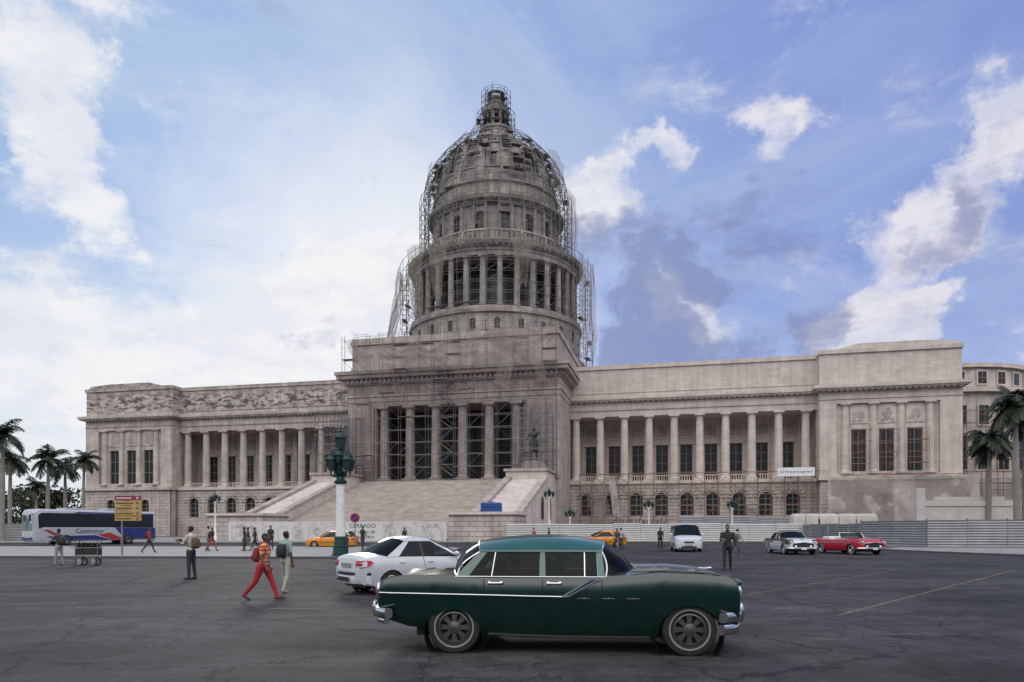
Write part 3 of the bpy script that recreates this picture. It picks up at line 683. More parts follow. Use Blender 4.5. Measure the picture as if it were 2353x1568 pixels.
def greenhouse(mb,G,mp,mg,mc=None,mr=None):
    xb0,xb1,xf1,xf0=G['x'];zb,zt,zr=G['z'];wb,wt=G['w'];a,c,a2,c2=G['wrap']
    mr=mp if mr is None else mr
    NV=16
    vv=[-1+2*i/NV for i in range(NV+1)]
    pw=3
    def rz(v,t):
        e=abs(2*t-1)**2.2
        return zt+(zr-(zr-zt)*.38*e-zt)*(1-abs(v)**3.2)
    rows=10
    rings=[]
    for j in range(rows+1):
        t=j/rows;r=[]
        for v in vv:
            x0=xb1+a*abs(v)**pw;x1=xf1-a2*abs(v)**pw
            r.append((x0+(x1-x0)*t,wt*v,rz(v,t)))
        rings.append(r)
    mb.loft(rings,mr,False,False)
    mb.loft([[(p[0],p[1]*.98,p[2]-.04) for p in r] for r in rings],4,False,False)
    for end in(0,1):
        rings=[]
        for j in range(7):
            t=j/6;r=[]
            for v in vv:
                if end==0:
                    xt=xb1+a*abs(v)**pw;xb=xb0+c*abs(v)**pw;bow=-G.get('bowR',.06);zt_=rz(v,0)
                else:
                    xt=xf1-a2*abs(v)**pw;xb=xf0-c2*abs(v)**pw;bow=G.get('bowF',.04);zt_=rz(v,1)
                zb_=zb+G.get('cowl',.03)*(1-abs(v)**2)
                r.append((xt+(xb-xt)*t+bow*math.sin(math.pi*t)*(1-.3*abs(v)),(wt+(wb-wt)*t)*v,zt_+(zb_-zt_)*t))
            rings.append(r)
        mb.loft(rings,mg,False,False)
        if mc is not None:
            mb.path([(p[0],p[1]*1.003,p[2]+.004) for p in rings[0]],.008,mc,5)
            mb.path([r[0] for r in rings],.011,mc,5);mb.path([r[-1] for r in rings],.011,mc,5);mb.path([(p[0],p[1],p[2]+.005) for p in rings[-1]],.008,mc,5)
    for s_ in(-1,1):
        def sp(x,k): return (x,s_*(wb+(wt-wb)*k+.0),zb+(zt-zb)*k)
        pl=G['pillars']
        for i,(b0,b1,t0,t1,pm) in enumerate(pl):
            o=.006*s_
            mb.add([(x,y+o,z) for x,y,z in(sp(b0,0),sp(b1,0),sp(t1,1),sp(t0,1))],[(0,1,2,3)],pm)
            mb.add([(x,y-o*6,z) for x,y,z in(sp(b0,0),sp(b1,0),sp(t1,1),sp(t0,1))],[(0,1,2,3)],4)
        for p,q in zip(pl[:-1],pl[1:]):
            mb.add([sp(p[1],0),sp(q[0],0),sp(q[2],1),sp(p[3],1)],[(0,1,2,3)],mg)
            if mc is not None:
                mb.path([sp(p[1],0),sp(q[0],0),sp(q[2],1),sp(p[3],1),sp(p[1],0)],.0055,mc,4)
        A=sp(pl[0][2],1);B=sp(pl[-1][3],1)
        mb.pipe((A[0],A[1],A[2]+.004),(B[0],B[1],B[2]+.004),.018,mr,6,cap=True)
        if mc is not None:
            mb.pipe((pl[0][0],s_*(wb+.012),zb+.0),(pl[-1][1],s_*(wb+.012),zb+.0),.007,mc,6)
        for (xb_,xt_) in G.get('bars',[]): mb.pipe(sp(xb_,0),sp(xt_,1),.009,mc if mc is not None else 4,5)
def wheel(mb,x,y,r,w,s_,mt,mw,mc,rim=.62,white=False,spokes=0):
    T0=mb.T;M_=Matrix.Translation((x,y,r))@Matrix.Rotation(-s_*math.pi/2,4,'X')
    mb.T=M_ if T0 is None else T0@M_
    h=w/2
    mb.lathe(0,0,[(r*rim,-h),(r*.93,-h),(r,-h*.7),(r,h*.7),(r*.95,h*.95),(r*.8,h*1.02)],36,mt)
    if white: mb.lathe(0,0,[(r*.77,h*1.02),(r*.74,h*1.03),(r*.71,h*1.0)],36,mw);mb.lathe(0,0,[(r*.8,h*1.02),(r*.77,h*1.02)],36,mt);mb.lathe(0,0,[(r*.71,h*1.0),(r*rim,h*.85)],36,mt)
    else: mb.lathe(0,0,[(r*.8,h*1.02),(r*rim,h*.85)],36,mt)
    mb.lathe(0,0,[(r*rim,h*.9),(r*rim*.93,h*.95),(r*rim*.88,h*.4)],36,mc)
    if spokes:
        mb.lathe(0,0,[(r*rim*.9,h*.1),(.001,h*.1)],36,mt)
        for k in range(spokes):
            a=2*math.pi*k/spokes
            rings=[]
            for q,ww,zz in((r*.12,.04,h*.6),(r*rim*.5,.026,h*.65),(r*rim*.92,.042,h*.55)):
                rings.append([(q*math.cos(a)+o*ww*math.sin(a),q*math.sin(a)-o*ww*math.cos(a),zz-d) for o,d in((-1,0),(1,0),(1,.02),(-1,.02))])
            mb.loft(rings,mc)
        mb.lathe(0,0,[(r*.24,h*.5),(r*.22,h*.75),(r*.12,h*.85),(.001,h*.9)],20,mc)
    else:
        mb.lathe(0,0,[(r*rim*.88,h*.4),(r*rim*.6,h*.6),(r*.3,h*.55),(r*.18,h*.8),(.001,h*.85)],28,mc)
        for k in range(6):
            a=2*math.pi*k/6;mb.ell((r*rim*.62*math.cos(a),r*rim*.62*math.sin(a),h*.6),(.03,.03,.008),mt,6)
    mb.T=T0
def bumper(mb,x,dirn,w,z0,z1,wrap,th,m,p=5):
    rings=[]
    for i in range(25):
        v=-1+2*i/24;y=w*v;xx=x-dirn*wrap*abs(v)**p;zc=(z0+z1)/2;hz=(z1-z0)/2
        ang=[2*math.pi*k/12 for k in range(12)]
        rings.append([(xx+th*math.copysign(abs(math.cos(a))**.7,math.cos(a)),y,zc+hz*math.copysign(abs(math.sin(a))**.7,math.sin(a))) for a in ang])
    mb.loft(rings,m)
def headlight(mb,x,y,z,r,mc,ml,d=1):
    T0=mb.T;M_=Matrix.Translation((x,y,z))@Matrix.Rotation(d*math.pi/2,4,'Y');mb.T=M_ if T0 is None else T0@M_
    mb.lathe(0,0,[(r*1.3,-.12),(r*1.3,.0),(r*1.22,.03),(r,.02)],24,mc);mb.lathe(0,0,[(r,.02),(r*.8,.05),(r*.4,.07),(.001,.075)],24,ml);mb.T=T0
HEAD=mat('headlamp_glass',(.45,.47,.5),.08,.3);RED=mat('tail_lamp_red',(.38,.01,.01),.15,coat=.5)
GRN=mat('green_car_paint',(.0010,.0175,.0130),.22,var=.1,coat=.9,spec=.3);GRN2=mat('green_roof_paint',(.003,.062,.048),.2,var=.06,coat=.8)
WWALL=mat('whitewall',(.2,.195,.19),.7)
SILV=mat('silver_plastic',(.34,.35,.36),.35,.5);RIM=mat('wheel_rim_paint',(.10,.10,.10),.35,.6)
# ---- main green sedan
g=MB()
arch=[(0,.36,.23),(3.05,.405,.255)]
body(g,-1.04,3.70,
 belt=[(-1.04,.86),(-1.0,.95),(-.9,1.005),(-.6,1.035),(-.1,1.04),(.35,1.02),(1.9,1.02),(2.3,1.05),(2.7,1.075),(3.2,1.06),(3.5,1.035),(3.62,1.005),(3.68,.95),(3.70,.86)],
 top=[(-1.04,.80),(-.96,.93),(-.6,1.04),(-.2,1.09),(.1,1.08),(.35,1.03),(1.9,1.03),(2.25,1.10),(2.7,1.13),(3.2,1.10),(3.5,1.03),(3.64,.95),(3.70,.84)],
 low=[(-1.04,.50),(-.9,.42),(-.6,.34),(.4,.24),(1,.215),(2.6,.21),(3.4,.28),(3.70,.40)],
 wid=[(-1.04,.80),(-.98,.86),(-.8,.90),(-.3,.935),(.5,.95),(2.6,.95),(3.3,.94),(3.55,.92),(3.66,.89),(3.70,.83)],
 arches=arch,mp=0,mi=4,cab=(.18,2.2),N=150,prof=((0,.84),(.15,.90),(.38,.96),(.62,.98),(.68,1.0),(.88,.985),(.96,.96),(1,.93)))
G=dict(x=(-.06,.27,2.0,2.42),z=(1.02,1.34,1.56),w=(.885,.72),wrap=(.06,.10,.06,.44),bowR=.11,bowF=.05,cowl=.075,
 pillars=[(.02,.19,.32,.43,5),(1.13,1.20,1.13,1.19,5),(1.88,1.97,1.87,1.94,5)],bars=[(.50,.54),(1.71,1.71)])
greenhouse(g,G,5,2,1,5)
g.box(-.55,3.35,-.60,.60,.2,.62,9)
for xa,ra in((0,.40),(3.05,.44)):
    for s_ in(-1,1):
        g.T=Matrix.Translation((xa,s_*.72,.27))@Matrix.Rotation(math.pi/2,4,'X');g.lathe(0,0,[(ra,-.15),(ra,.15)],24,9);g.T=None
for s_ in(-1,1):
    wheel(g,0,s_*.77,.345,.2,s_,3,8,10,.6,True,8);wheel(g,3.05,s_*.78,.345,.2,s_,3,8,10,.6,True,8)
    P1=[(-1.0,s_*.87,.80),(-.8,s_*.915,.80),(-.3,s_*.945,.795),(.5,s_*.962,.785),(1.0,s_*.965,.775),(1.42,s_*.965,.77)]
    g.path(P1,.009,1,6)
    g.add([(1.42,s_*.966,.760),(1.50,s_*.966,.765),(1.93,s_*.945,1.005),(1.79,s_*.945,1.005),(1.42,s_*.966,.783)],[(0,1,2,3,4)],1)
    g.add([(1.51,s_*.969,.785),(1.85,s_*.950,.985),(1.80,s_*.950,.985),(1.47,s_*.969,.785)],[(0,1,2,3)],0)
    for xx in(1.70,2.02,2.33):
        g.pipe((xx-.09,s_*.958,.745),(xx+.07,s_*.958,.745),.007,1,5,cap=True);g.pipe((xx,s_*.958,.725),(xx,s_*.958,.77),.006,1,4,cap=True)
    for xx in(.46,1.22):
        g.pipe((xx,s_*.975,.945),(xx+.17,s_*.975,.945),.012,1,6,cap=True);g.ell((xx+.02,s_*.955,.945),(.03,.02,.03),1,8);g.ell((xx+.17,s_*.955,.945),(.03,.02,.025),1,8)
    for xx in(.40,1.165,1.93):
        g.path([(xx,s_*.87,.34),(xx,s_*.918,.50),(xx,s_*.95,.74),(xx,s_*.955,.80),(xx,s_*.945,.93),(xx,s_*.925,.985)],.005,9,4)
    g.path([(.45,s_*.82,.26),(1.4,s_*.81,.235),(2.55,s_*.81,.235)],.014,1,5)
    g.path([(2.3,s_*.80,1.085),(2.8,s_*.79,1.10),(3.3,s_*.785,1.075),(3.58,s_*.77,1.02)],.012,0,6)
    headlight(g,3.67,s_*.70,.83,.095,1,6)
    g.ell((3.61,s_*.70,.945),(.15,.17,.055),0,12)
    g.pipe((3.70,s_*.66,.60),(3.73,s_*.66,.60),.055,6,12,cap=True)
    g.ell((-1.03,s_*.76,.82),(.05,.07,.10),7,10)
    g.ell((-1.02,s_*.76,.82),(.045,.09,.13),1,10)
    g.ell((3.82,s_*.35,.52),(.05,.06,.14),1,10);g.ell((-1.18,s_*.4,.54),(.04,.05,.12),1,10)
bumper(g,3.76,1,.93,.44,.58,.30,.055,1);bumper(g,3.74,1,.90,.28,.42,.30,.05,1)
bumper(g,-1.12,-1,.92,.46,.60,.26,.055,1);bumper(g,-1.10,-1,.86,.38,.46,.2,.04,1)
g.box(3.70,3.72,-.55,.55,.5,.8,9)
for k in range(5): g.pipe((3.735,-.56,.55+k*.055),(3.735,.56,.55+k*.055),.014,1,6,cap=True)
g.ell((3.42,0,1.08),(.10,.025,.022),1,10);g.pipe((3.3,0,1.09),(3.50,0,1.10),.010,1,6,cap=True)
for y in(-.18,.18): g.path([(2.4,y,1.125),(2.9,y,1.135),(3.3,y,1.095),(3.5,y,1.035)],.010,1,5)
for y in(-.35,.25): g.path([(2.42,y,1.12),(2.38,y+.3,1.16)],.007,9,4)
for x0 in(.55,1.28):
    for y0,y1 in((-.68,-.05),(.05,.68)) if x0>1 else ((-.68,.68),):
        rings=[]
        for zz,t_,ins in((.6,.09,0),(.95,.08,0),(1.13,.06,.02),(1.17,.03,.06)):
            rings.append([(x0-.05*(zz-.6)-t_,y0+ins,zz),(x0+t_-.05*(zz-.6),y0+ins,zz),(x0+t_-.05*(zz-.6),y1-ins,zz),(x0-t_-.05*(zz-.6),y1-ins,zz)])
        g.loft(rings,4)
pts=[(1.80+.05*math.sin(t),.38+.19*math.cos(t),1.06+.17*math.sin(t)) for t in[2*math.pi*k/20 for k in range(21)]];g.path(pts,.012,9,6)
g.box(1.9,2.2,-.7,.7,.98,1.06,4)
CAR=(-.70,10.02)
GCM=[GRN,CHROME,GLASS,TIRE,INTR,GRN2,HEAD,RED,WWALL,BLK,RIM]
CR=D2R(-4.2)
GC=empty('classic_sedan_car',(CAR[0],CAR[1],0),CR)
build(g,'bodywork',GCM,GC,smooth=32)
SEAT={'hipR':85,'hipL':85,'kneeR':70,'kneeL':70,'armR':(45,10,35),'armL':(45,10,35)}
d_=person('driver',1.38,.36,1.6,0,SEAT,(.05,.05,.06),(.03,.03,.04),vox=.02,hip_z=.62,skin=(.10,.06,.045));d_.parent=GC
d_=person('passenger',.82,-.3,1.55,0,dict(SEAT,lean=-6),(.16,.16,.19),(.03,.03,.04),vox=.02,hip_z=.60,skin=(.10,.06,.045));d_.parent=GC
def modern(name,loc,rot,paint,hatch=False):
    g=MB()
    body(g,-.84,3.36,
     belt=[(-.84,.62),(-.8,.86),(-.7,.93),(-.2,.95),(.8,.93),(2.2,.90),(2.6,.86),(3.05,.76),(3.28,.66),(3.36,.5)],
     top=[(-.84,.62),(-.8,.90),(-.7,1.0),(-.3,1.04),(.3,1.0),(2.0,.95),(2.5,.93),(3.0,.82),(3.28,.68),(3.36,.5)],
     low=[(-.84,.38),(-.7,.26),(-.3,.22),(2.9,.2),(3.2,.22),(3.36,.34)],
     wid=[(-.84,.60),(-.80,.70),(-.68,.79),(-.3,.83),(.6,.84),(2.4,.84),(2.9,.80),(3.2,.7),(3.33,.56),(3.36,.48)],
     arches=[(0,.345,.28),(2.5,.345,.28)],mp=0,mi=4,cab=(.1,2.0),N=100,prof=((0,.92),(.25,.97),(.5,1.0),(.72,1.0),(.9,.96),(1,.925)))
    G=dict(x=(-.38 if not hatch else -.7,.36 if not hatch else -.3,1.36,2.25),z=(.94,1.32,1.45),w=(.78,.57),wrap=(.10,.24,.12,.28),bowR=.08,bowF=.07,cowl=.06,
     pillars=[(-.14,.20,.46,.60,0),(.86,.95,.86,.93,9),(1.88,1.99,1.22,1.29,0)],bars=[(.36,.62)])
    greenhouse(g,G,0,2,None,0)
    g.box(-.6,3.1,-.55,.55,.18,.55,9)
    for q in(-1,1):
        for xa in(0,2.5):
            g.T=Matrix.Translation((xa,q*.64,.28))@Matrix.Rotation(math.pi/2,4,'X');g.lathe(0,0,[(.36,-.14),(.36,.14)],24,9);g.T=None
            wheel(g,xa,q*.72,.30,.19,q,3,8,8,.64,False,7)
        g.add([(-.827,q*.52,.85),(-.802,q*.715,.86),(-.60,q*.822,.865),(-.50,q*.834,.81),(-.64,q*.825,.72),(-.812,q*.735,.69),(-.845,q*.52,.71)],[tuple(range(7))],7)
        g.ell((-.79,q*.64,.78),(.06,.12,.06),7,8)
        g.add([(3.10,q*.72,.70),(3.30,q*.52,.64),(3.36,q*.46,.54),(3.25,q*.67,.52),(3.08,q*.765,.60)],[tuple(range(5))],6)
        g.ell((3.16,q*.64,.62),(.13,.1,.07),6,10)
        g.ell((1.86,q*.90,.99),(.07,.1,.065),0,10)
        for xx in(.20,1.03): g.pipe((xx,q*.838,.80),(xx+.16,q*.838,.80),.014,0,6,cap=True)
        for xx in(.93,1.93): g.path([(xx,q*.80,.3),(xx,q*.838,.55),(xx,q*.842,.7),(xx-.02,q*.83,.84),(xx-.03,q*.79,.92)],.005,9,4)
        g.pipe((.4,q*.84,.50),(2.1,q*.84,.49),.014,9,6,cap=True)
    bumper(g,-.86,-1,.80,.50,.57,.26,.05,9,3);bumper(g,-.85,-1,.80,.28,.5,.26,.05,0,3);bumper(g,3.34,1,.74,.28,.5,.34,.05,0,3)
    g.box(3.36,3.405,-.35,.35,.3,.4,9);g.box(3.35,3.38,-.3,.3,.52,.6,9)
    g.box(-.865,-.85,-.25,.25,.68,.79,8);g.box(-.93,-.92,-.3,.3,.35,.45,9)
    for x0 in(.55,1.3):
        for y0 in(-.58,.1): g.box(x0-.06,x0+.06,y0,y0+.48,.6,1.08,4);g.box(x0-.04,x0+.04,y0+.12,y0+.36,1.08,1.24,4)
    return build(g,name,[paint,CHROME,GLASSD,TIRE,INTR,paint,HEAD,RED,SILV,BLK],None,loc,rot,smooth=32)
WCP=mat('white_car_paint',(.46,.48,.52),.25,var=.04,coat=.5)
YEL=mat('taxi_yellow',(.55,.21,.01),.3,coat=.5,var=.05)
th=D2R(38)
modern('white_sedan_car',(-3.62+.84*math.cos(th)-.82*math.sin(th),16.7+.84*math.sin(th)+.82*math.cos(th),0),th,WCP)
modern('taxi_car',(-13.6,57.5,.0),D2R(178),YEL,hatch=True)
modern('taxi_car',(9.0,60,0),D2R(175),YEL,hatch=True)
def fifties(name,loc,rot,p_low,p_up,conv=False):
    g=MB()
    body(g,-1.35,3.9,
     belt=[(-1.35,.75),(-1.3,.93),(-1.1,1.0),(-.3,1.0),(.5,.93),(2.2,.95),(2.7,1.0),(3.5,.98),(3.75,.93),(3.86,.84),(3.9,.7)],
     top=[(-1.35,.7),(-1.28,.85),(-1.0,.95),(-.2,1.0),(.3,.93),(2.1,.97),(2.5,1.05),(3.4,1.0),(3.75,.9),(3.9,.7)],
     low=[(-1.35,.45),(-1,.36),(.4,.27),(3.4,.27),(3.9,.4)],
     wid=[(-1.35,.8),(-1.25,.88),(-.9,.93),(.5,.97),(2.6,.98),(3.4,.96),(3.75,.92),(3.9,.82)],
     arches=[(0,.4,.27),(3.05,.43,.28)],mp=0,mi=4,cab=(.15,2.1),N=90,twotone=((lambda x:.72+ .12*math.sin((x-.5)*1.2)),5))
    if not conv:
        greenhouse(g,dict(x=(-.15,.35,1.7,2.4),z=(.96,1.33,1.5),w=(.86,.70),wrap=(.06,.2,.06,.42),bowR=.1,bowF=.06,cowl=.07,
          pillars=[(.05,.2,.41,.55,5),(1.1,1.13,1.1,1.13,1),(1.88,1.95,1.58,1.64,5)]),5,2,1,5)
    else:
        rings=[]
        for t in(0,.5,1):
            rings.append([(2.35-.42*abs(v)**3-.28*t,(.86-.1*t)*v,1.0+.36*t) for v in[-1+i/6 for i in range(13)]])
        g.loft(rings,2,False,False)
        g.path(rings[-1],.02,1,6);g.path([r[0] for r in rings],.022,1,6);g.path([r[-1] for r in rings],.022,1,6)
        for x0 in(.6,1.4):
            g.loft([[(x0-.1-q,-.75+i_,z),(x0+.1-q,-.75+i_,z),(x0+.1-q,.75-i_,z),(x0-.1-q,.75-i_,z)] for z,q,i_ in((.7,0,0),(1.08,.05,0),(1.13,.07,.05))],8)
        g.loft([[(-.1+q,-.78+i_,z),(.35-q,-.78+i_,z),(.35-q,.78-i_,z),(-.1+q,.78-i_,z)] for z,q,i_ in((.9,0,0),(1.06,.03,.02),(1.1,.1,.08))],8)
    g.box(-.9,3.6,-.6,.6,.2,.6,9)
    for q in(-1,1):
        for xa in(0,3.05): wheel(g,xa,q*.82,.35,.2,q,3,8,1,.58,True)
        headlight(g,3.86,q*.72,.80,.1,1,6);g.ell((3.9,q*.45,.5),(.08,.09,.11),1,10);g.ell((3.8,q*.72,.91),(.15,.15,.05),5,10)
        g.pipe((-.9,q*.955,.7),(3.2,q*.985,.72),.014,1,6);g.ell((-1.33,q*.8,.8),(.05,.07,.12),7,8)
    for k in range(9): g.pipe((3.93,-.5+k*.125,.48),(3.93,-.5+k*.125,.74),.02,1,6,cap=True)
    g.path([(3.9,-.6,.46),(3.93,-.6,.7),(3.94,0,.78),(3.93,.6,.7),(3.9,.6,.46)],.03,1,6);g.box(3.88,3.91,-.6,.6,.44,.75,9)
    g.pipe((3.3,0,1.02),(3.8,0,.93),.02,1,6)
    bumper(g,4.0,1,.96,.33,.47,.32,.06,1);bumper(g,-1.42,-1,.95,.42,.56,.3,.06,1)
    g.box(4.065,4.075,-.16,.16,.33,.43,8)
    return build(g,name,[p_low,CHROME,GLASSD,TIRE,INTR,p_up,HEAD,RED,WHT,BLK],None,loc,rot,smooth=32)
BKP=mat('black_car_paint',(.012,.012,.014),.2,coat=.6);REDP=mat('red_car_paint',(.40,.010,.025),.22,var=.04,coat=.6)
h=D2R(-94);fifties('vintage_car',(17.9-3.3*math.cos(h),43.3-3.3*math.sin(h),0),h,WCP,BKP)
h=D2R(-80);fifties('convertible_car',(21.9-2.6*math.cos(h),43.6-2.9*math.sin(h),0),h,REDP,REDP,True)
g=MB()
body(g,-1.0,3.95,belt=[(-1,.9),(-.95,1.15),(2.6,1.15),(3.2,1.08),(3.7,.98),(3.9,.85),(3.95,.6)],top=[(-1,.9),(-.95,1.15),(2.6,1.15),(3.2,1.17),(3.7,1.05),(3.9,.88),(3.95,.6)],
 low=[(-1,.35),(3.9,.24),(3.95,.3)],wid=[(-1,.85),(-.9,.95),(3.2,.96),(3.65,.93),(3.88,.86),(3.95,.76)],arches=[(0,.38,.3),(3.0,.38,.3)],mp=0,mi=4,cab=(-.5,2.9),crown=4)
greenhouse(g,dict(x=(-.98,-.85,2.1,3.25),z=(1.13,1.80,1.95),w=(.90,.80),wrap=(.03,.03,.05,.2),bowR=.02,bowF=.06,cowl=.06,
 pillars=[(-.95,-.8,-.8,-.7,0),(.4,.5,.4,.5,0),(1.6,1.7,1.55,1.65,0),(2.9,3.06,2.0,2.06,0)]),0,2,None,0)
g.box(-.8,3.6,-.6,.6,.2,.6,9)
for q in(-1,1):
    for xa in(0,3.0): wheel(g,xa,q*.82,.34,.2,q,3,8,8,.62,False,6)
    g.ell((3.80,q*.72,.82),(.13,.15,.10),6,10);g.ell((2.75,q*1.08,1.2),(.07,.12,.12),0,10);g.ell((3.86,q*.6,.42),(.06,.09,.05),6,8)
bumper(g,3.9,1,.88,.25,.58,.2,.07,0,3);g.box(3.93,3.98,-.32,.32,.64,.74,9);g.box(3.975,3.985,-.26,.26,.44,.54,8);g.box(3.93,3.975,-.5,.5,.3,.42,9)
h=D2R(-98);build(g,'white_van',[WCP,CHROME,GLASSD,TIRE,INTR,WCP,HEAD,RED,SILV,BLK],None,(12.1-3.9*math.cos(h),47.6-3.9*math.sin(h),0),h,smooth=32)
# ---- bus
BUSB=mat('bus_blue',(.02,.03,.15),.25,coat=.4);BUSR=mat('bus_red',(.33,.03,.03),.3);BGL=mat('bus_glass',(.012,.016,.02),.08,spec=.4);BTEAL=mat('bus_windscreen',(.04,.10,.10),.1,spec=.6);BUSW=mat('bus_white',(.38,.40,.44),.35,coat=.2)
g=MB()
rings=[];Lb=12.0
def bring(x,w,z0,z1,r=.22):
    P=[]
    for (cy_,cz,a0) in((w-r,z1-r,0),(-w+r,z1-r,90),(-w+.06,z0+.06,180),(w-.06,z0+.06,270)):
        rr=r if cz>1 else .06
        for k in range(5):
            a=D2R(a0+k*22.5);P.append((x,cy_+rr*math.cos(a),cz+rr*math.sin(a)))
    return P
for x,w,z0,z1 in((0,1.18,.5,3.3),(.08,1.25,.42,3.42),(Lb-.6,1.25,.36,3.5),(Lb-.25,1.22,.36,3.42),(Lb-.05,1.12,.40,3.2),(Lb,1.05,.45,2.9)): rings.append(bring(x,w,z0,z1))
g.loft(rings,0)
for q in(-1,1):
    y=q*1.256
    g.add([(.3,y,1.75),(Lb-.9,y,1.75),(Lb-.45,y,1.6),(Lb-.4,y,2.9),(Lb-.7,y,3.12),(.3,y,3.12)],[tuple(range(6))],3)
    for k in range(8): g.box(.4+k*1.42,.43+k*1.42,min(y,y+q*.01),max(y,y+q*.01),1.75,3.12,4)
    g.add([(.05,y,.5),(3.4,y,.5),(4.4,y,1.73),(.1,y,1.73)],[tuple(range(4))],1)
    g.add([(.1,y,3.14),(8.5,y,3.14),(8.0,y,3.27),(.1,y,3.2)],[tuple(range(4))],1)
    g.add([(3.3,y+q*.004,.45),(4.6,y+q*.004,.45),(6.2,y+q*.004,1.0),(4.9,y+q*.004,1.2)],[tuple(range(4))],2)
    g.add([(4.7,y+q*.002,.45),(Lb-2.2,y+q*.002,.45),(Lb-1.1,y+q*.002,.85),(6.4,y+q*.002,.95)],[tuple(range(4))],1)
    g.add([(Lb-3.4,y+q*.005,.5),(Lb-2.6,y+q*.005,.5),(Lb-.8,y+q*.005,1.5),(Lb-1.3,y+q*.005,1.5)],[tuple(range(4))],2)
    for xa in(3.0,Lb-2.9):
        g.add([(xa+.6*math.cos(math.pi*k/14),y+q*.008,.42+.58*math.sin(math.pi*k/14)) for k in range(15)],[tuple(range(15))],4)
        wheel(g,xa,q*1.14,.5,.3,q,4,0,5,.55)
    g.pipe((Lb-.1,q*1.2,3.0),(Lb+.35,q*1.35,2.9),.03,4,6,cap=True);g.box(Lb+.3,Lb+.42,q*1.35-.12,q*1.35+.12,2.3,2.9,4)
    g.ell((Lb-.0,q*.85,.85),(.08,.2,.12),6,10)
g.add([(Lb+.01,-1.0,1.4),(Lb+.01,1.0,1.4),(Lb+.01,1.0,2.85),(Lb-.02,.98,3.0),(Lb-.02,-.98,3.0),(Lb+.01,-1.0,2.85)],[tuple(range(6))],7)
g.box(Lb+.0,Lb+.03,-1.05,1.05,.5,.75,1);g.box(Lb+.012,Lb+.03,-.02,.02,1.4,2.9,4);g.box(2,5,-.9,.9,3.5,3.7,0);g.box(7,9,-.9,.9,3.5,3.66,0)
hb=D2R(180+58);fx,fy=-45.2,65.8
hx,hy=math.cos(hb),math.sin(hb);nx,ny=-hy,hx
bx=fx-hx*Lb-nx*1.25;by=fy-hy*Lb-ny*1.25
BUS=build(g,'tour_bus',[BUSW,BUSB,BUSR,BGL,BLK,SILV,HEAD,BTEAL],None,(bx,by,0),hb,smooth=30)
text('Caminotur',.62,BLK,BUS,(6.9,1.27,1.18),(D2R(90),0,D2R(180)),sx=1.0)
# ================================================================== STREET FURNITURE
def lantern(g,x,y,z,s_):
    g.pipe((x,y,z),(x,y,z+.12*s_),.05*s_,0,8);
    g.lathe(x,y,[(.02*s_,z+.1*s_),(.16*s_,z+.14*s_),(.17*s_,z+.18*s_)],8,0)
    g.lathe(x,y,[(.15*s_,z+.18*s_),(.24*s_,z+.62*s_)],8,1)
    for k in range(8):
        a=2*math.pi*k/8;g.pipe((x+.155*s_*math.cos(a),y+.155*s_*math.sin(a),z+.18*s_),(x+.245*s_*math.cos(a),y+.245*s_*math.sin(a),z+.62*s_),.016*s_,0,4)
    g.lathe(x,y,[(.27*s_,z+.6*s_),(.29*s_,z+.66*s_),(.2*s_,z+.78*s_),(.1*s_,z+.9*s_),(.11*s_,z+.94*s_),(.03*s_,z+1.0*s_),(.045*s_,z+1.06*s_),(.005,z+1.16*s_)],8,0)
g=MB()
g.lathe(0,0,[(.48,0),(.48,.12),(.42,.16),(.40,.5),(.44,.55),(.36,.62),(.33,.95),(.37,1.0),(.30,1.08)],16,0)
g.lathe(0,0,[(.27,1.08),(.27,1.5),(.23,4.0)],20,2)
g.lathe(0,0,[(.25,3.95),(.34,4.0),(.36,4.1),(.24,4.2),(.2,4.35),(.32,4.5),(.34,4.62),(.12,4.75),(.09,5.6),(.14,5.66),(.05,5.75)],16,0)
for k in range(4):
    a=math.pi/4+math.pi/2*k;dx,dy=math.cos(a),math.sin(a)
    g.path([(dx*.1,dy*.1,4.5),(dx*.35,dy*.35,4.35),(dx*.58,dy*.58,4.42),(dx*.6,dy*.6,4.6)],.045,0,6);lantern(g,dx*.6,dy*.6,4.58,1.05)
    g.path([(dx*.08,dy*.08,5.2),(dx*.3,dy*.3,5.4),(dx*.38,dy*.38,5.2)],.025,0,5)
    a+=math.pi/4;dx,dy=math.cos(a),math.sin(a);lantern(g,dx*.42,dy*.42,5.0,.8)
lantern(g,0,0,5.7,1.25)
build(g,'street_lamp',[LGREEN,LGLASS,WHT],None,(-9.45,38.4,.12),0,smooth=40)
def smalllamp(x,y,hh):
    g=MB();g.lathe(0,0,[(.3,0),(.3,.5),(.2,.7),(.14,.8),(.11,hh-1.4),(.18,hh-1.3),(.06,hh-1.2)],12,2);
    g.path([(-.45,0,hh-1.2),(0,0,hh-1.4),(.45,0,hh-1.2)],.04,0,6)
    for q in(-.45,.45): lantern(g,q,0,hh-1.2,.75)
    lantern(g,0,0,hh-1.15,1.0);build(g,'lamp_post',[LGREEN,LGLASS,WHT],None,(x,y,0),0,smooth=40)
smalllamp(4.3,80.5,6.4);smalllamp(-36.2,85,6.1);smalllamp(15.9,81,5.2);smalllamp(25.6,81,5.2);smalllamp(7,84,4.2)
SIGY=mat('sign_yellow',(.36,.24,.07),.5);SIGM=mat('sign_maroon',(.20,.03,.05),.5);MET=mat('grey_post',(.2,.2,.2),.5,.5)
g=MB();g.pipe((0,0,0),(0,0,3.35),.05,2,8,cap=True)
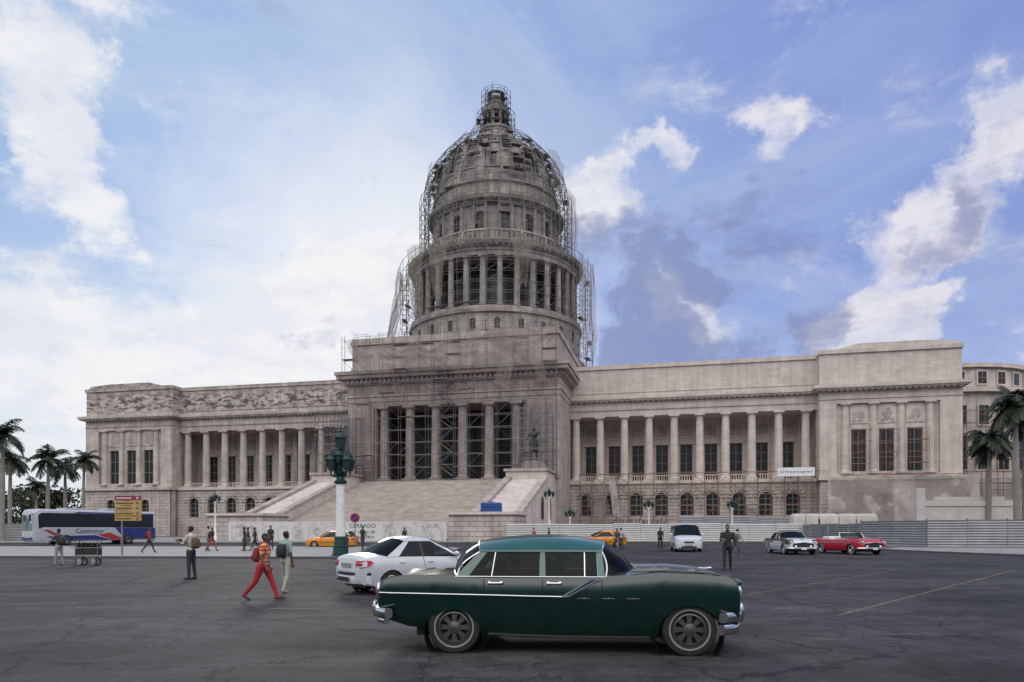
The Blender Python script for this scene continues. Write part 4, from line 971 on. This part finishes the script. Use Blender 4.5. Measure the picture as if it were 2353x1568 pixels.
for k in range(5):
    z=1.95+k*.29;g.box(-.38,1.12,-.06,-.03,z,z+.25,1 if k==4 else 0)
    g.box(-.30,.55+.1*(k%2),-.066,-.061,z+.09,z+.14,3 if k<4 else 4);g.add([(.85,-.066,z+.06),(.85,-.066,z+.19),(1.0,-.066,z+.125)],[(0,1,2)],3 if k<4 else 4)
build(g,'direction_sign',[SIGY,SIGM,MET,BLK,WHT],None,(-22.0,39.3,.12),0)
g=MB();g.pipe((0,0,0),(0,0,2.5),.035,2,8,cap=True)
g.T=Matrix.Translation((0,-.05,2.35))@Matrix.Rotation(math.pi/2,4,'X');g.lathe(0,0,[(.001,.01),(.38,.01)],24,1);g.lathe(0,0,[(.001,.016),(.29,.016)],24,0);g.T=None
g.prism([(-.24,2.14),(-.18,2.08),(.24,2.56),(.18,2.62)],'y',-.08,-.07,1)
build(g,'traffic_sign',[BUSB,BUSR,MET],None,(-12.5,55.5,.12),0)
g=MB()
for z in(.55,.95): g.box(-.75,.75,-.35,.35,z,z+.05,0)
g.box(-.7,.7,-.32,.32,.6,.93,1)
for k in range(6): g.ell((-.6+.24*k,jit(.1),1.08),(.15,.25,.17),1,8)
for x in(-.72,.72):
    for y in(-.33,.33):g.pipe((x,y,.3),(x,y,1.35),.025,0,5)
g.box(-.85,.85,-.42,.42,1.35,1.4,1);g.path([(-.75,-.3,.95),(-1.1,-.3,1.05),(-1.1,.3,1.05),(-.75,.3,.95)],.02,0,5)
for x in(-.45,.45):
    for q in(-1,1): wheel(g,x,q*.38,.24,.06,q,1,0,2,.75)
o=build(g,'vendor_cart',[MET,BLK,SILV],None,(-18.6,30.6,0),D2R(10),smooth=35);o.scale=(.62,.7,.82)
BL=mat('tank_blue',(.008,.05,.20),.45)
g=MB();rings=[]
for zz,ins in((0,.08),(.1,0),(.6,.0),(.65,.06),(.7,0),(1.1,0),(1.25,.12)):
    rings.append([(-1.3+ins,-.7+ins,zz),(1.3-ins,-.7+ins,zz),(1.3-ins,.7-ins,zz),(-1.3+ins,.7-ins,zz)])
g.loft(rings,0);g.box(-.3,.3,-.3,.3,1.25,1.35,0)
for k in range(6): g.box(-1.15+k*.42,-1.05+k*.42,-.74,-.7,.15,1.1,0)
w=capw(7.0,-41,3.65);build(g,'water_tank',[BL],None,(w[0]-.2,w[1],3.66),D2R(-5))
CORR=mat('white_corrugated_sheet',(.44,.44,.44),.5,.1,var=.12,scale=1.2);CORG=mat('grey_corrugated_sheet',(.24,.25,.26),.5,.2,var=.2,scale=.8)
def fence(name,p,q,z0,z1,mm,panel=3.0,pitch=.2,amp=.035,vary=.0):
    g=MB();p=Vector(p);q=Vector(q);d=(q-p);Ln=d.length;n=max(1,round(Ln/panel));
    for i in range(n):
        dz=jit(vary);x0=Ln*i/n;x1=Ln*(i+1)/n-.03
        rows=int((z1-z0)/pitch*2)
        rings=[]
        for j in range(rows+1):
            z=z0+(z1-z0)*j/rows+dz*(j/rows);y=amp*(1 if j%2 else -1)+ (.01 if i%2 else 0);rings.append([(x0,y,z),(x1,y,z)])
        g.loft(rings,0,False,False);g.box(x0-.05,x0+.05,.05,.12,0,z1+dz+.1,1)
    o=build(g,name,[mm,MET],None,(p.x,p.y,0),math.atan2(d.y,d.x));return o
fence('corrugated_fence',(-.7,79),(33,79),0,2.15,CORR,vary=.06)
fence('corrugated_fence',(20.5,86),(36,84),0,3.1,CORG,vary=.1)
fence('corrugated_fence',(31.0,62),(32.8,55),0,2.25,CORG,vary=.04)
fence('corrugated_fence',(32.8,55),(60,53),0,2.3,CORG,vary=.04)
fence('corrugated_fence',(33,79),(31.0,62),0,2.1,CORG,vary=.04)
fence('corrugated_fence',(-80,83),(-52,83),0,2.2,CORG,vary=.04)
m,nt,bs=newmat('hoarding_print');N=nt.nodes.new;Lk=nt.links.new
tc=N('ShaderNodeTexCoord');n1=N('ShaderNodeTexNoise');n1.inputs['Scale'].default_value=.9;n1.inputs['Detail'].default_value=10;n1.inputs['Roughness'].default_value=.7;Lk(tc.outputs['Object'],n1.inputs[0])
cr=N('ShaderNodeValToRGB');cr.color_ramp.elements[0].position=.40;cr.color_ramp.elements[0].color=(.30,.29,.28,1);cr.color_ramp.elements[1].position=.52;cr.color_ramp.elements[1].color=(.5,.49,.48,1);Lk(n1.outputs[0],cr.inputs[0]);Lk(cr.outputs[0],bs.inputs['Base Color']);bs.inputs['Roughness'].default_value=.7
HO=m;PW=mat('hoarding_white',(.50,.50,.50),.7,var=.05);LINE=mat('hoarding_linework',(.24,.23,.22),.7)
g=MB();g.box(0,26.3,0,.08,.15,2.45,1)
g.box(.4,4.5,-.008,-.001,.25,2.35,0);g.box(8.0,13.4,-.008,-.001,.25,2.35,0);g.box(18.6,26,-.008,-.001,.25,2.35,0)
for k in range(14):
    x=1+k*1.85
    if 13.4<x<18.5: continue
    g.path([(x+.6*math.cos(math.pi*i/8),-.012,1.3+.6*math.sin(math.pi*i/8)) for i in range(9)],.02,2,3);g.pipe((x-.6,-.012,.3),(x-.6,-.012,1.3),.02,2,3);g.pipe((x+.6,-.012,.3),(x+.6,-.012,1.3),.02,2,3)
for k in range(10): g.box(k*2.9,k*2.9+.06,.09,.15,0,2.5,3)
HB=build(g,'construction_hoarding',[HO,PW,LINE,MET],None,(-34.2,84,0),0)
text('CERRADO',.70,TXG,HB,(14.6,-.02,1.72),(D2R(90),0,0),align='LEFT',sx=.98)
text('por obras de',.62,TXG,HB,(14.6,-.02,1.02),(D2R(90),0,0),align='LEFT',sx=.95)
text('restauración',.62,TXG,HB,(14.6,-.02,.42),(D2R(90),0,0),align='LEFT',sx=.95)
CON=mat('pale_concrete',(.47,.45,.42),.85,var=.15,scale=1)
g=MB();g.box(43,43.9,74,75,0,5.9,0);g.box(43.9,53.5,74.1,75,0,4.3,0);g.box(43.9,53.3,74,74.09,4.0,4.6,0);g.box(45,52.5,74.3,76,4.62,5.0,0)
build(g,'stone_boundary_wall',[CON])
g=MB()
for x,w_ in((37,1.2),(39.3,1.0),(41.5,1.3),(35.2,.8),(33.6,.7)):
    rings=[[(x+sx*w_*k,82+sy*.6*k,z) for sx,sy in((-1,-1),(1,-1),(1,1),(-1,1))] for z,k in((0,1),(2.7,1),(3.1,.93),(3.35,.7))];g.loft(rings,0)
build(g,'stone_blocks',[CON])
g=MB()
for k in range(26): x=9+k*.36;g.pipe((x,81,0),(x+jit(.1),81,2.6+jit(.2)),.1,0,5,cap=True)
g.box(8.8,18.5,80.9,81.1,2.1,2.2,0)
build(g,'timber_palisade',[PLANK])
# ================================================================== GROUND
m,nt,bs=newmat('asphalt');N=nt.nodes.new;Lk=nt.links.new
tc=N('ShaderNodeTexCoord')
def noi(s,d,r=.6,sc_=(1,1,1),dist=0):
    mp=N('ShaderNodeMapping');mp.inputs['Scale'].default_value=sc_;Lk(tc.outputs['Object'],mp.inputs[0])
    n=N('ShaderNodeTexNoise');n.inputs['Scale'].default_value=s;n.inputs['Detail'].default_value=d;n.inputs['Roughness'].default_value=r;n.inputs['Distortion'].default_value=dist;Lk(mp.outputs[0],n.inputs[0]);return n.outputs[0]
def rg(s,lo,hi,a,c):
    r=N('ShaderNodeMapRange');r.inputs[1].default_value=lo;r.inputs[2].default_value=hi;r.inputs[3].default_value=a;r.inputs[4].default_value=c;Lk(s,r.inputs[0]);return r.outputs[0]
def mu(a,c,op='MULTIPLY'):
    k=N('ShaderNodeMath');k.operation=op
    for i,v in enumerate((a,c)):
        if isinstance(v,(int,float)):k.inputs[i].default_value=v
        else:Lk(v,k.inputs[i])
    return k.outputs[0]
big=noi(.22,12,.72);med=noi(2.0,10,.75);fine=noi(70,5,.8);grit=noi(14,8,.85);streak=noi(.8,10,.75,(.25,1,1),.5)
wn=N('ShaderNodeTexNoise');wn.inputs['Scale'].default_value=1.2;wn.inputs['Detail'].default_value=8;wn.inputs['Roughness'].default_value=.7;Lk(tc.outputs['Object'],wn.inputs[0])
va=N('ShaderNodeVectorMath');va.operation='MULTIPLY_ADD';Lk(wn.outputs['Color'],va.inputs[0]);va.inputs[1].default_value=(1.6,1.6,0);Lk(tc.outputs['Object'],va.inputs[2])
def vor(sc_):
    vo=N('ShaderNodeTexVoronoi');vo.feature='DISTANCE_TO_EDGE';vo.inputs['Scale'].default_value=sc_;Lk(va.outputs[0],vo.inputs['Vector']);return vo.outputs['Distance']
crk=rg(vor(.28),0,.012,.25,1)
crk2=mu(1,mu(rg(vor(1.9),0,.035,.7,0),rg(noi(.22,3),.50,.56,0,1)),'SUBTRACT')
patch=rg(noi(.25,2,.4,(1,1.6,1)),.575,.585,1,.74)
f=mu(mu(mu(mu(rg(big,.38,.62,.62,1.45),rg(med,.32,.68,.65,1.38)),mu(mu(rg(fine,.25,.75,.45,1.55),rg(grit,.3,.7,.65,1.35)),rg(streak,.38,.62,.72,1.28))),mu(crk,crk2)),patch)
sv=N('ShaderNodeVectorMath');sv.operation='SCALE';sv.inputs[0].default_value=(.042,.0415,.0425);Lk(f,sv.inputs['Scale']);Lk(sv.outputs[0],bs.inputs['Base Color'])
Lk(rg(med,.3,.7,.75,.95),bs.inputs['Roughness']);bs.inputs['Specular IOR Level'].default_value=.25
bp=N('ShaderNodeBump');bp.inputs['Strength'].default_value=.8;bp.inputs['Distance'].default_value=.014;Lk(mu(mu(fine,crk),crk2),bp.inputs['Height']);Lk(bp.outputs[0],bs.inputs['Normal'])
ASPH=m
GROUND=mat('ground_soil',(.12,.11,.095),.95,var=.3,scale=.05)
PAVE=mat('pavement_concrete',(.23,.225,.22),.85,var=.3,scale=.9);KERB=mat('kerb_stone',(.07,.07,.07),.85,var=.25,scale=1)
LINEP=netmat('worn_road_paint',(.26,.235,.19),.34,3)
g=MB();g.poly([(-2500,-2500,0),(2500,-2500,0),(2500,2500,0),(-2500,2500,0)],0);build(g,'ground',[GROUND])
g=MB();g.poly([(-160,-60,.004),(160,-60,.004),(160,110,.004),(-160,110,.004)],0);build(g,'road',[ASPH])
def slab(name,pts,h_=.13):
    g=MB();g.loft([[(x,y,0) for x,y in pts],[(x,y,h_) for x,y in pts]],1)
    n=len(pts);g.f.pop(n);g.m.pop(n);g.m[-1]=0
    return build(g,name,[PAVE,KERB])
arc=[(-6.5+2.5*math.sin(D2R(a)),39.8-2.5*math.cos(D2R(a))) for a in range(0,91,15)]
slab('pavement',[(-160,39.5),(-30,38.3)]+arc+[(-4,54),(-6,58),(-160,62)])
slab('pavement',[(-160,74),(-40,74),(-6,76),(-2,78),(60,78.5),(60,120),(-160,120)])
slab('pavement',[(30.5,54.8),(27.8,52.5),(27.2,50),(28.2,45),(30,40),(34,33),(60,20),(90,20),(90,60),(31,64)])
g=MB()
def strip(p,q,w):
    p=Vector((p[0],p[1],.009));q=Vector((q[0],q[1],.009));d=(q-p).normalized();n=Vector((-d.y,d.x,0))*w
    g.poly([tuple(p-n),tuple(q-n),tuple(q+n),tuple(p+n)],0)
strip((6.2,13.2),(19.8,27.4),.05);strip((5.4,16.8),(15,27.2),.04)
for a in range(3): strip((-5.0-4*a,14.2+.1*a),(-3.9-4*a,14.25+.1*a),.06)
strip((-22,22),(-19,22.3),.06);strip((-28,21.5),(-25,21.8),.06)
build(g,'road_marking',[LINEP])
# ================================================================== TREES
LEAF=mat('palm_leaf',(.018,.030,.014),.6,var=.4,scale=1);TRK=mat('palm_trunk',(.20,.185,.165),.85,var=.2,scale=2);SHF=mat('palm_crownshaft',(.04,.065,.03),.5)
LEAF2=mat('foliage',(.024,.035,.016),.7,var=.5,scale=.4);BARK=mat('bark',(.08,.065,.05),.9)
def palm(x,y,H,cr=2.6,nf=20):
    g=MB();r=.26
    lx,ly=jit(.3),jit(.3)
    rings=[]
    for t,rr in((0,1.35),(.04,1.1),(.25,1.0),(.5,1.12),(.8,.8),(.9,.7)):
        rings.append([(lx*t*t+r*rr*math.cos(2*math.pi*k/10),ly*t*t+r*rr*math.sin(2*math.pi*k/10),H*t) for k in range(10)])
    g.loft(rings,1)
    g.lathe(lx*.85,ly*.85,[(r*.75,H*.9),(r*.8,H*.93),(r*.5,H*.99),(r*.2,H*1.02)],10,2)
    for i in range(nf):
        az=2*math.pi*i/nf*1.0+jit(.2)+i*2.4;el=D2R(random.uniform(-25,78));Lf=cr*random.uniform(.8,1.15)
        P=Vector((lx*.9,ly*.9,H));dirv=Vector((math.cos(az)*math.cos(el),math.sin(az)*math.cos(el),math.sin(el)));seg_=14;pts=[P.copy()]
        for k in range(seg_):
            dirv.z-=.115+.05*k/seg_*2;dirv.normalize();P=P+dirv*Lf/seg_;pts.append(P.copy())
        for k in range(seg_):
            g.pipe(pts[k],pts[k+1],.035*(1-k/seg_)+.01,2,3)
            d=(pts[k+1]-pts[k]).normalized();sd=d.cross(Vector((0,0,1))).normalized()
            for sub in(0,.33,.66):
                base=pts[k].lerp(pts[k+1],sub)
                ll=cr*.27*math.sin(math.pi*min(1,(k+sub+1.2)/(seg_+1)))+.12
                for q in(-1,1):
                    tip=base+(sd*q*.75+d*.45+Vector((0,0,-.45+jit(.35)))).normalized()*ll
                    wv=d*.06
                    g.add([tuple(base-wv),tuple(base+wv),tuple(tip+wv*.3),tuple(tip-wv*.3)],[(0,1,2,3)],0)
    build(g,'royal_palm_tree',[LEAF,TRK,SHF],None,(x,y,0))
for (u,y,H,cr) in ((-60.0,82,12.8,3.4),(-72.1,100,11.5,3.2),(-70.0,105,12.0,3.4),(-71.8,112,11.3,3.4),(-77.0,125,14.0,3.4),(-102.3,150,10.5,3.4)):
    palm(u,y,H,cr,26)
for (u,y,H,cr) in((50.6,74,10.9,2.9),(48.9,67.5,13.6,3.1),(54.5,74,13.2,3.0)): palm(u,y,H,cr,46)
g=MB()
cl=[]
for k in range(34):
    x=-190+k*4.6+jit(2);y=175+jit(14)-(.35*(x+110) if x>-110 else 0);H=random.uniform(10,15.5)
    if x>-78: continue
    g.pipe((x,y,0),(x+jit(.5),y,H*.6),.35,1,6,.2)
    for q in range(4):
        a=random.random()*6.28;g.pipe((x,y,H*.4),(x+3*math.cos(a),y+3*math.sin(a),H*.75),.15,1,4,.05)
    for q in range(12): cl.append((x+jit(3.6),y+jit(3),H*random.uniform(.2,.95),random.uniform(1.4,2.6)))
for (x,y,z,r_) in cl:
    for k in range(70):
        v=Vector((random.gauss(0,1),random.gauss(0,1),random.gauss(0,.8)));v=v.normalized()*r_*random.uniform(.6,1.1)
        n_=Vector((random.gauss(0,1),random.gauss(0,1),random.gauss(0,1))).normalized();a=n_.orthogonal().normalized()*.36;b_=n_.cross(a)
        p=Vector((x,y,z))+v;g.add([tuple(p-a),tuple(p+b_),tuple(p+a),tuple(p-b_)],[(0,1,2,3)],0)
build(g,'distant_trees',[LEAF2,BARK])
# ================================================================== WORLD
W=bpy.data.worlds.new('World');sc.world=W;W.use_nodes=True;nt=W.node_tree;nt.nodes.clear();N=nt.nodes.new;Lk=nt.links.new
SE,SA=D2R(19),D2R(-13)
sky=N('ShaderNodeTexSky');sky.sky_type='NISHITA';sky.sun_disc=False;sky.sun_elevation=SE;sky.sun_rotation=SA;sky.air_density=1.0;sky.dust_density=.8;sky.ozone_density=2.5
tc=N('ShaderNodeTexCoord');D0=tc.outputs['Generated'];sx=N('ShaderNodeSeparateXYZ');Lk(D0,sx.inputs[0])
def warp(scale,amp,det_):
    n=N('ShaderNodeTexNoise');n.inputs['Scale'].default_value=scale;n.inputs['Detail'].default_value=det_;n.inputs['Roughness'].default_value=.65;Lk(D0,n.inputs[0])
    a=N('ShaderNodeVectorMath');a.operation='SUBTRACT';Lk(n.outputs['Color'],a.inputs[0]);a.inputs[1].default_value=(.5,.5,.5)
    b_=N('ShaderNodeVectorMath');b_.operation='MULTIPLY_ADD';Lk(a.outputs[0],b_.inputs[0]);b_.inputs[1].default_value=(amp,amp*.5,amp*.55);Lk(D0,b_.inputs[2]);return b_.outputs[0]
Dw=warp(5.5,.34,6)
nv=N('ShaderNodeVectorMath');nv.operation='NORMALIZE';Lk(Dw,nv.inputs[0])
def ss(s,lo,hi,a=0,c=1):
    r=N('ShaderNodeMapRange');r.interpolation_type='SMOOTHSTEP';r.inputs[1].default_value=lo;r.inputs[2].default_value=hi;r.inputs[3].default_value=a;r.inputs[4].default_value=c;Lk(s,r.inputs[0]);return r.outputs[0]
def nz(sc_,scale,det,rough,off=(0,0,0),dist=0,rt=(0,0,0)):
    mp=N('ShaderNodeMapping');mp.inputs['Scale'].default_value=sc_;mp.inputs['Location'].default_value=off;mp.inputs['Rotation'].default_value=rt;Lk(D0,mp.inputs[0])
    n=N('ShaderNodeTexNoise');n.inputs['Scale'].default_value=scale;n.inputs['Detail'].default_value=det;n.inputs['Roughness'].default_value=rough;n.inputs['Distortion'].default_value=dist;Lk(mp.outputs[0],n.inputs[0]);return n.outputs[0]
def blob(a,e,rad,w):
    a=D2R(a);e=D2R(e)
    vm=N('ShaderNodeVectorMath');vm.operation='DOT_PRODUCT';Lk(nv.outputs[0],vm.inputs[0]);vm.inputs[1].default_value=(math.sin(a)*math.cos(e),math.cos(a)*math.cos(e),math.sin(e))
    return ss(vm.outputs['Value'],math.cos(D2R(rad*1.25)),math.cos(D2R(rad*.05)),0,w)
def total(L_):
    o=L_[0]
    for q in L_[1:]: o=mu(o,q,'ADD')
    return o
def contrast(n1,n2,k): return mu(mu(mu(mu(n1,.65),mu(n2,.35),'ADD'),.5,'SUBTRACT'),k)
big=nz((1,1,2.1),4.5,10,.66,(3,1,0),.5,(0,D2R(18),0));det=nz((1,1,2.0),12,9,.68,(0,5,2),.4,(0,D2R(18),0))
fb=contrast(big,det,2.5)
whites=[(-35.5,33,4.6,.44),(-35,27,4.6,.44),(-33.5,22,4.2,.42),(-37,37,4.6,.42),(-29.5,35.5,2.8,.38),(-26.5,29,2.4,.36),(-31.5,19.5,3.2,.34),(-36,13.5,4,.36),
 (-11.5,17,6.5,.60),(-15,14,7.0,.60),(-20,12,7.0,.46),(-27,10,7,.40),(-34,8,8,.36),(-9,19.5,3.2,.35),
 (6.5,25.0,3.0,.50),(8.8,27.3,1.9,.46),(11,28.2,1.5,.52),(13.8,27.0,1.7,.50),(5.5,23.0,2.8,.36),(12,17.2,3.0,.50),(14.3,15.5,2.2,.3),
 (22,27.5,2.4,.36),(24.5,28.5,1.5,.30),(29,15.0,3.4,.62),(26.6,13.6,2.8,.50),(23,12.8,2.8,.36),(31,15.0,2.4,.38),
 (28.0,20.6,2.8,.38),(30.5,21.6,3.0,.42),(33.5,23.8,3.4,.46),(36.5,25.8,3.8,.48),(30.6,19.6,1.6,.34),(36.5,12.5,3,.36)]
cov=total([fb]+[blob(*w) for w in whites])
wmask=ss(cov,.10,.66)
darks=[(8.5,19.5,3.6,.42),(12,18.8,3.8,.46),(9.5,16,3.4,.34),(15,19.3,2.2,.32),(10.5,13.0,3.6,.50),(13.5,13.0,3.2,.46),(17,12.8,2.6,.32),(24.5,14.0,3.0,.46),(21.5,23.0,2.8,.26),(18,20.5,4,.30),(30.5,21.0,2.6,.34),(33,22.6,2.6,.30),(-14.5,14,1.8,.3),(-17,12.3,2,.3),(6,22,2,.2),(33,18,5,.16),(-36,18,3,.22)]
fb2=contrast(nz((1,1,2.6),5.0,10,.64,(7,3,1),.5,(0,D2R(15),0)),det,2.2)
dmask=ss(total([fb2]+[blob(*w) for w in darks]),.12,.62)
def mixc(f,a,b_):
    mx=N('ShaderNodeMixRGB')
    for i,v in enumerate((f,a,b_)):
        if isinstance(v,(int,float)):mx.inputs[i].default_value=v
        elif isinstance(v,tuple):mx.inputs[i].default_value=v+(1,)
        else:Lk(v,mx.inputs[i])
    return mx.outputs[0]
tint=N('ShaderNodeMixRGB');tint.blend_type='MULTIPLY';tint.inputs[0].default_value=1;Lk(sky.outputs[0],tint.inputs[1]);tint.inputs[2].default_value=(1.0,.93,1.0,1)
thin=nz((1,1,2.4),2.4,10,.62,(1,2,5),.6,(0,D2R(20),0))
blue=mixc(ss(sx.outputs[0],-.45,.5),(3.4,5.1,8.1),(2.4,3.3,7.1))
pale=mixc(ss(sx.outputs[0],-.3,.5),(5.0,6.4,8.2),(3.7,4.7,7.8))
blue=mixc(ss(thin,.40,.64,0,.85),blue,pale)
base=mixc(.84,tint.outputs[0],blue)
base=mixc(ss(sx.outputs[2],.40,.04,0,.50),base,(5.2,6.2,8.1))
hz=mu(ss(sx.outputs[2],.36,.06,0,.9),ss(sx.outputs[0],.12,-.3,0,1))
base=mixc(hz,base,(7.8,8.4,8.8))
base=mixc(total([blob(-12,17,15,.72)]),base,(9.0,9.2,9.3))
wc=mixc(ss(sx.outputs[0],-.1,.5),(9.2,9.2,9.2),(8.4,8.1,8.5))
shade=ss(nz((1,1,2.0),7,8,.66,(2,2,9)),.40,.60,0,.6)
wc=mixc(mu(shade,ss(sx.outputs[0],-.3,.2,.5,1)),wc,(5.3,5.8,7.7))
c=mixc(mu(wmask,.90),base,wc)
dk=mixc(mu(dmask,.74),c,(2.3,2.7,4.8))
rear=mu(ss(sx.outputs[1],.2,-.35),ss(sx.outputs[2],.16,.5))  # added fill: unseen sky behind the camera brightened to light facade and ground
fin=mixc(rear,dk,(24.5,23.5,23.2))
low=mu(ss(sx.outputs[1],.1,-.3),ss(sx.outputs[2],.26,.0,0,.92))  # unseen low sky behind the camera darkened to keep car-side reflections dark
fin=mixc(low,fin,(.7,.7,.8))
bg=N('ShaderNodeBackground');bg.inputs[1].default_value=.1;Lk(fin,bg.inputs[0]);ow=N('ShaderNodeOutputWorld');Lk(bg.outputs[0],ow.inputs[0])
sl=bpy.data.lights.new('Sun','SUN');sl.energy=1.2;sl.angle=D2R(12);sl.color=(1,.93,.85);so=bpy.data.objects.new('Sun',sl);sc.collection.objects.link(so)
sd=Vector((math.sin(SA)*math.cos(SE),math.cos(SA)*math.cos(SE),math.sin(SE)));so.rotation_euler=sd.to_track_quat('Z','Y').to_euler();so.location=(-20,60,80)
# ================================================================== CAMERA
cd=bpy.data.cameras.new('Camera');cam=bpy.data.objects.new('Camera',cd);sc.collection.objects.link(cam);sc.camera=cam
cam.location=(0,0,1.65);cam.rotation_euler=(D2R(90),0,0);cd.sensor_width=36;cd.lens=24.49;cd.shift_y=.1828;cd.clip_start=.1;cd.clip_end=6000
sc.view_settings.view_transform='Standard';sc.view_settings.look='None';sc.view_settings.exposure=0
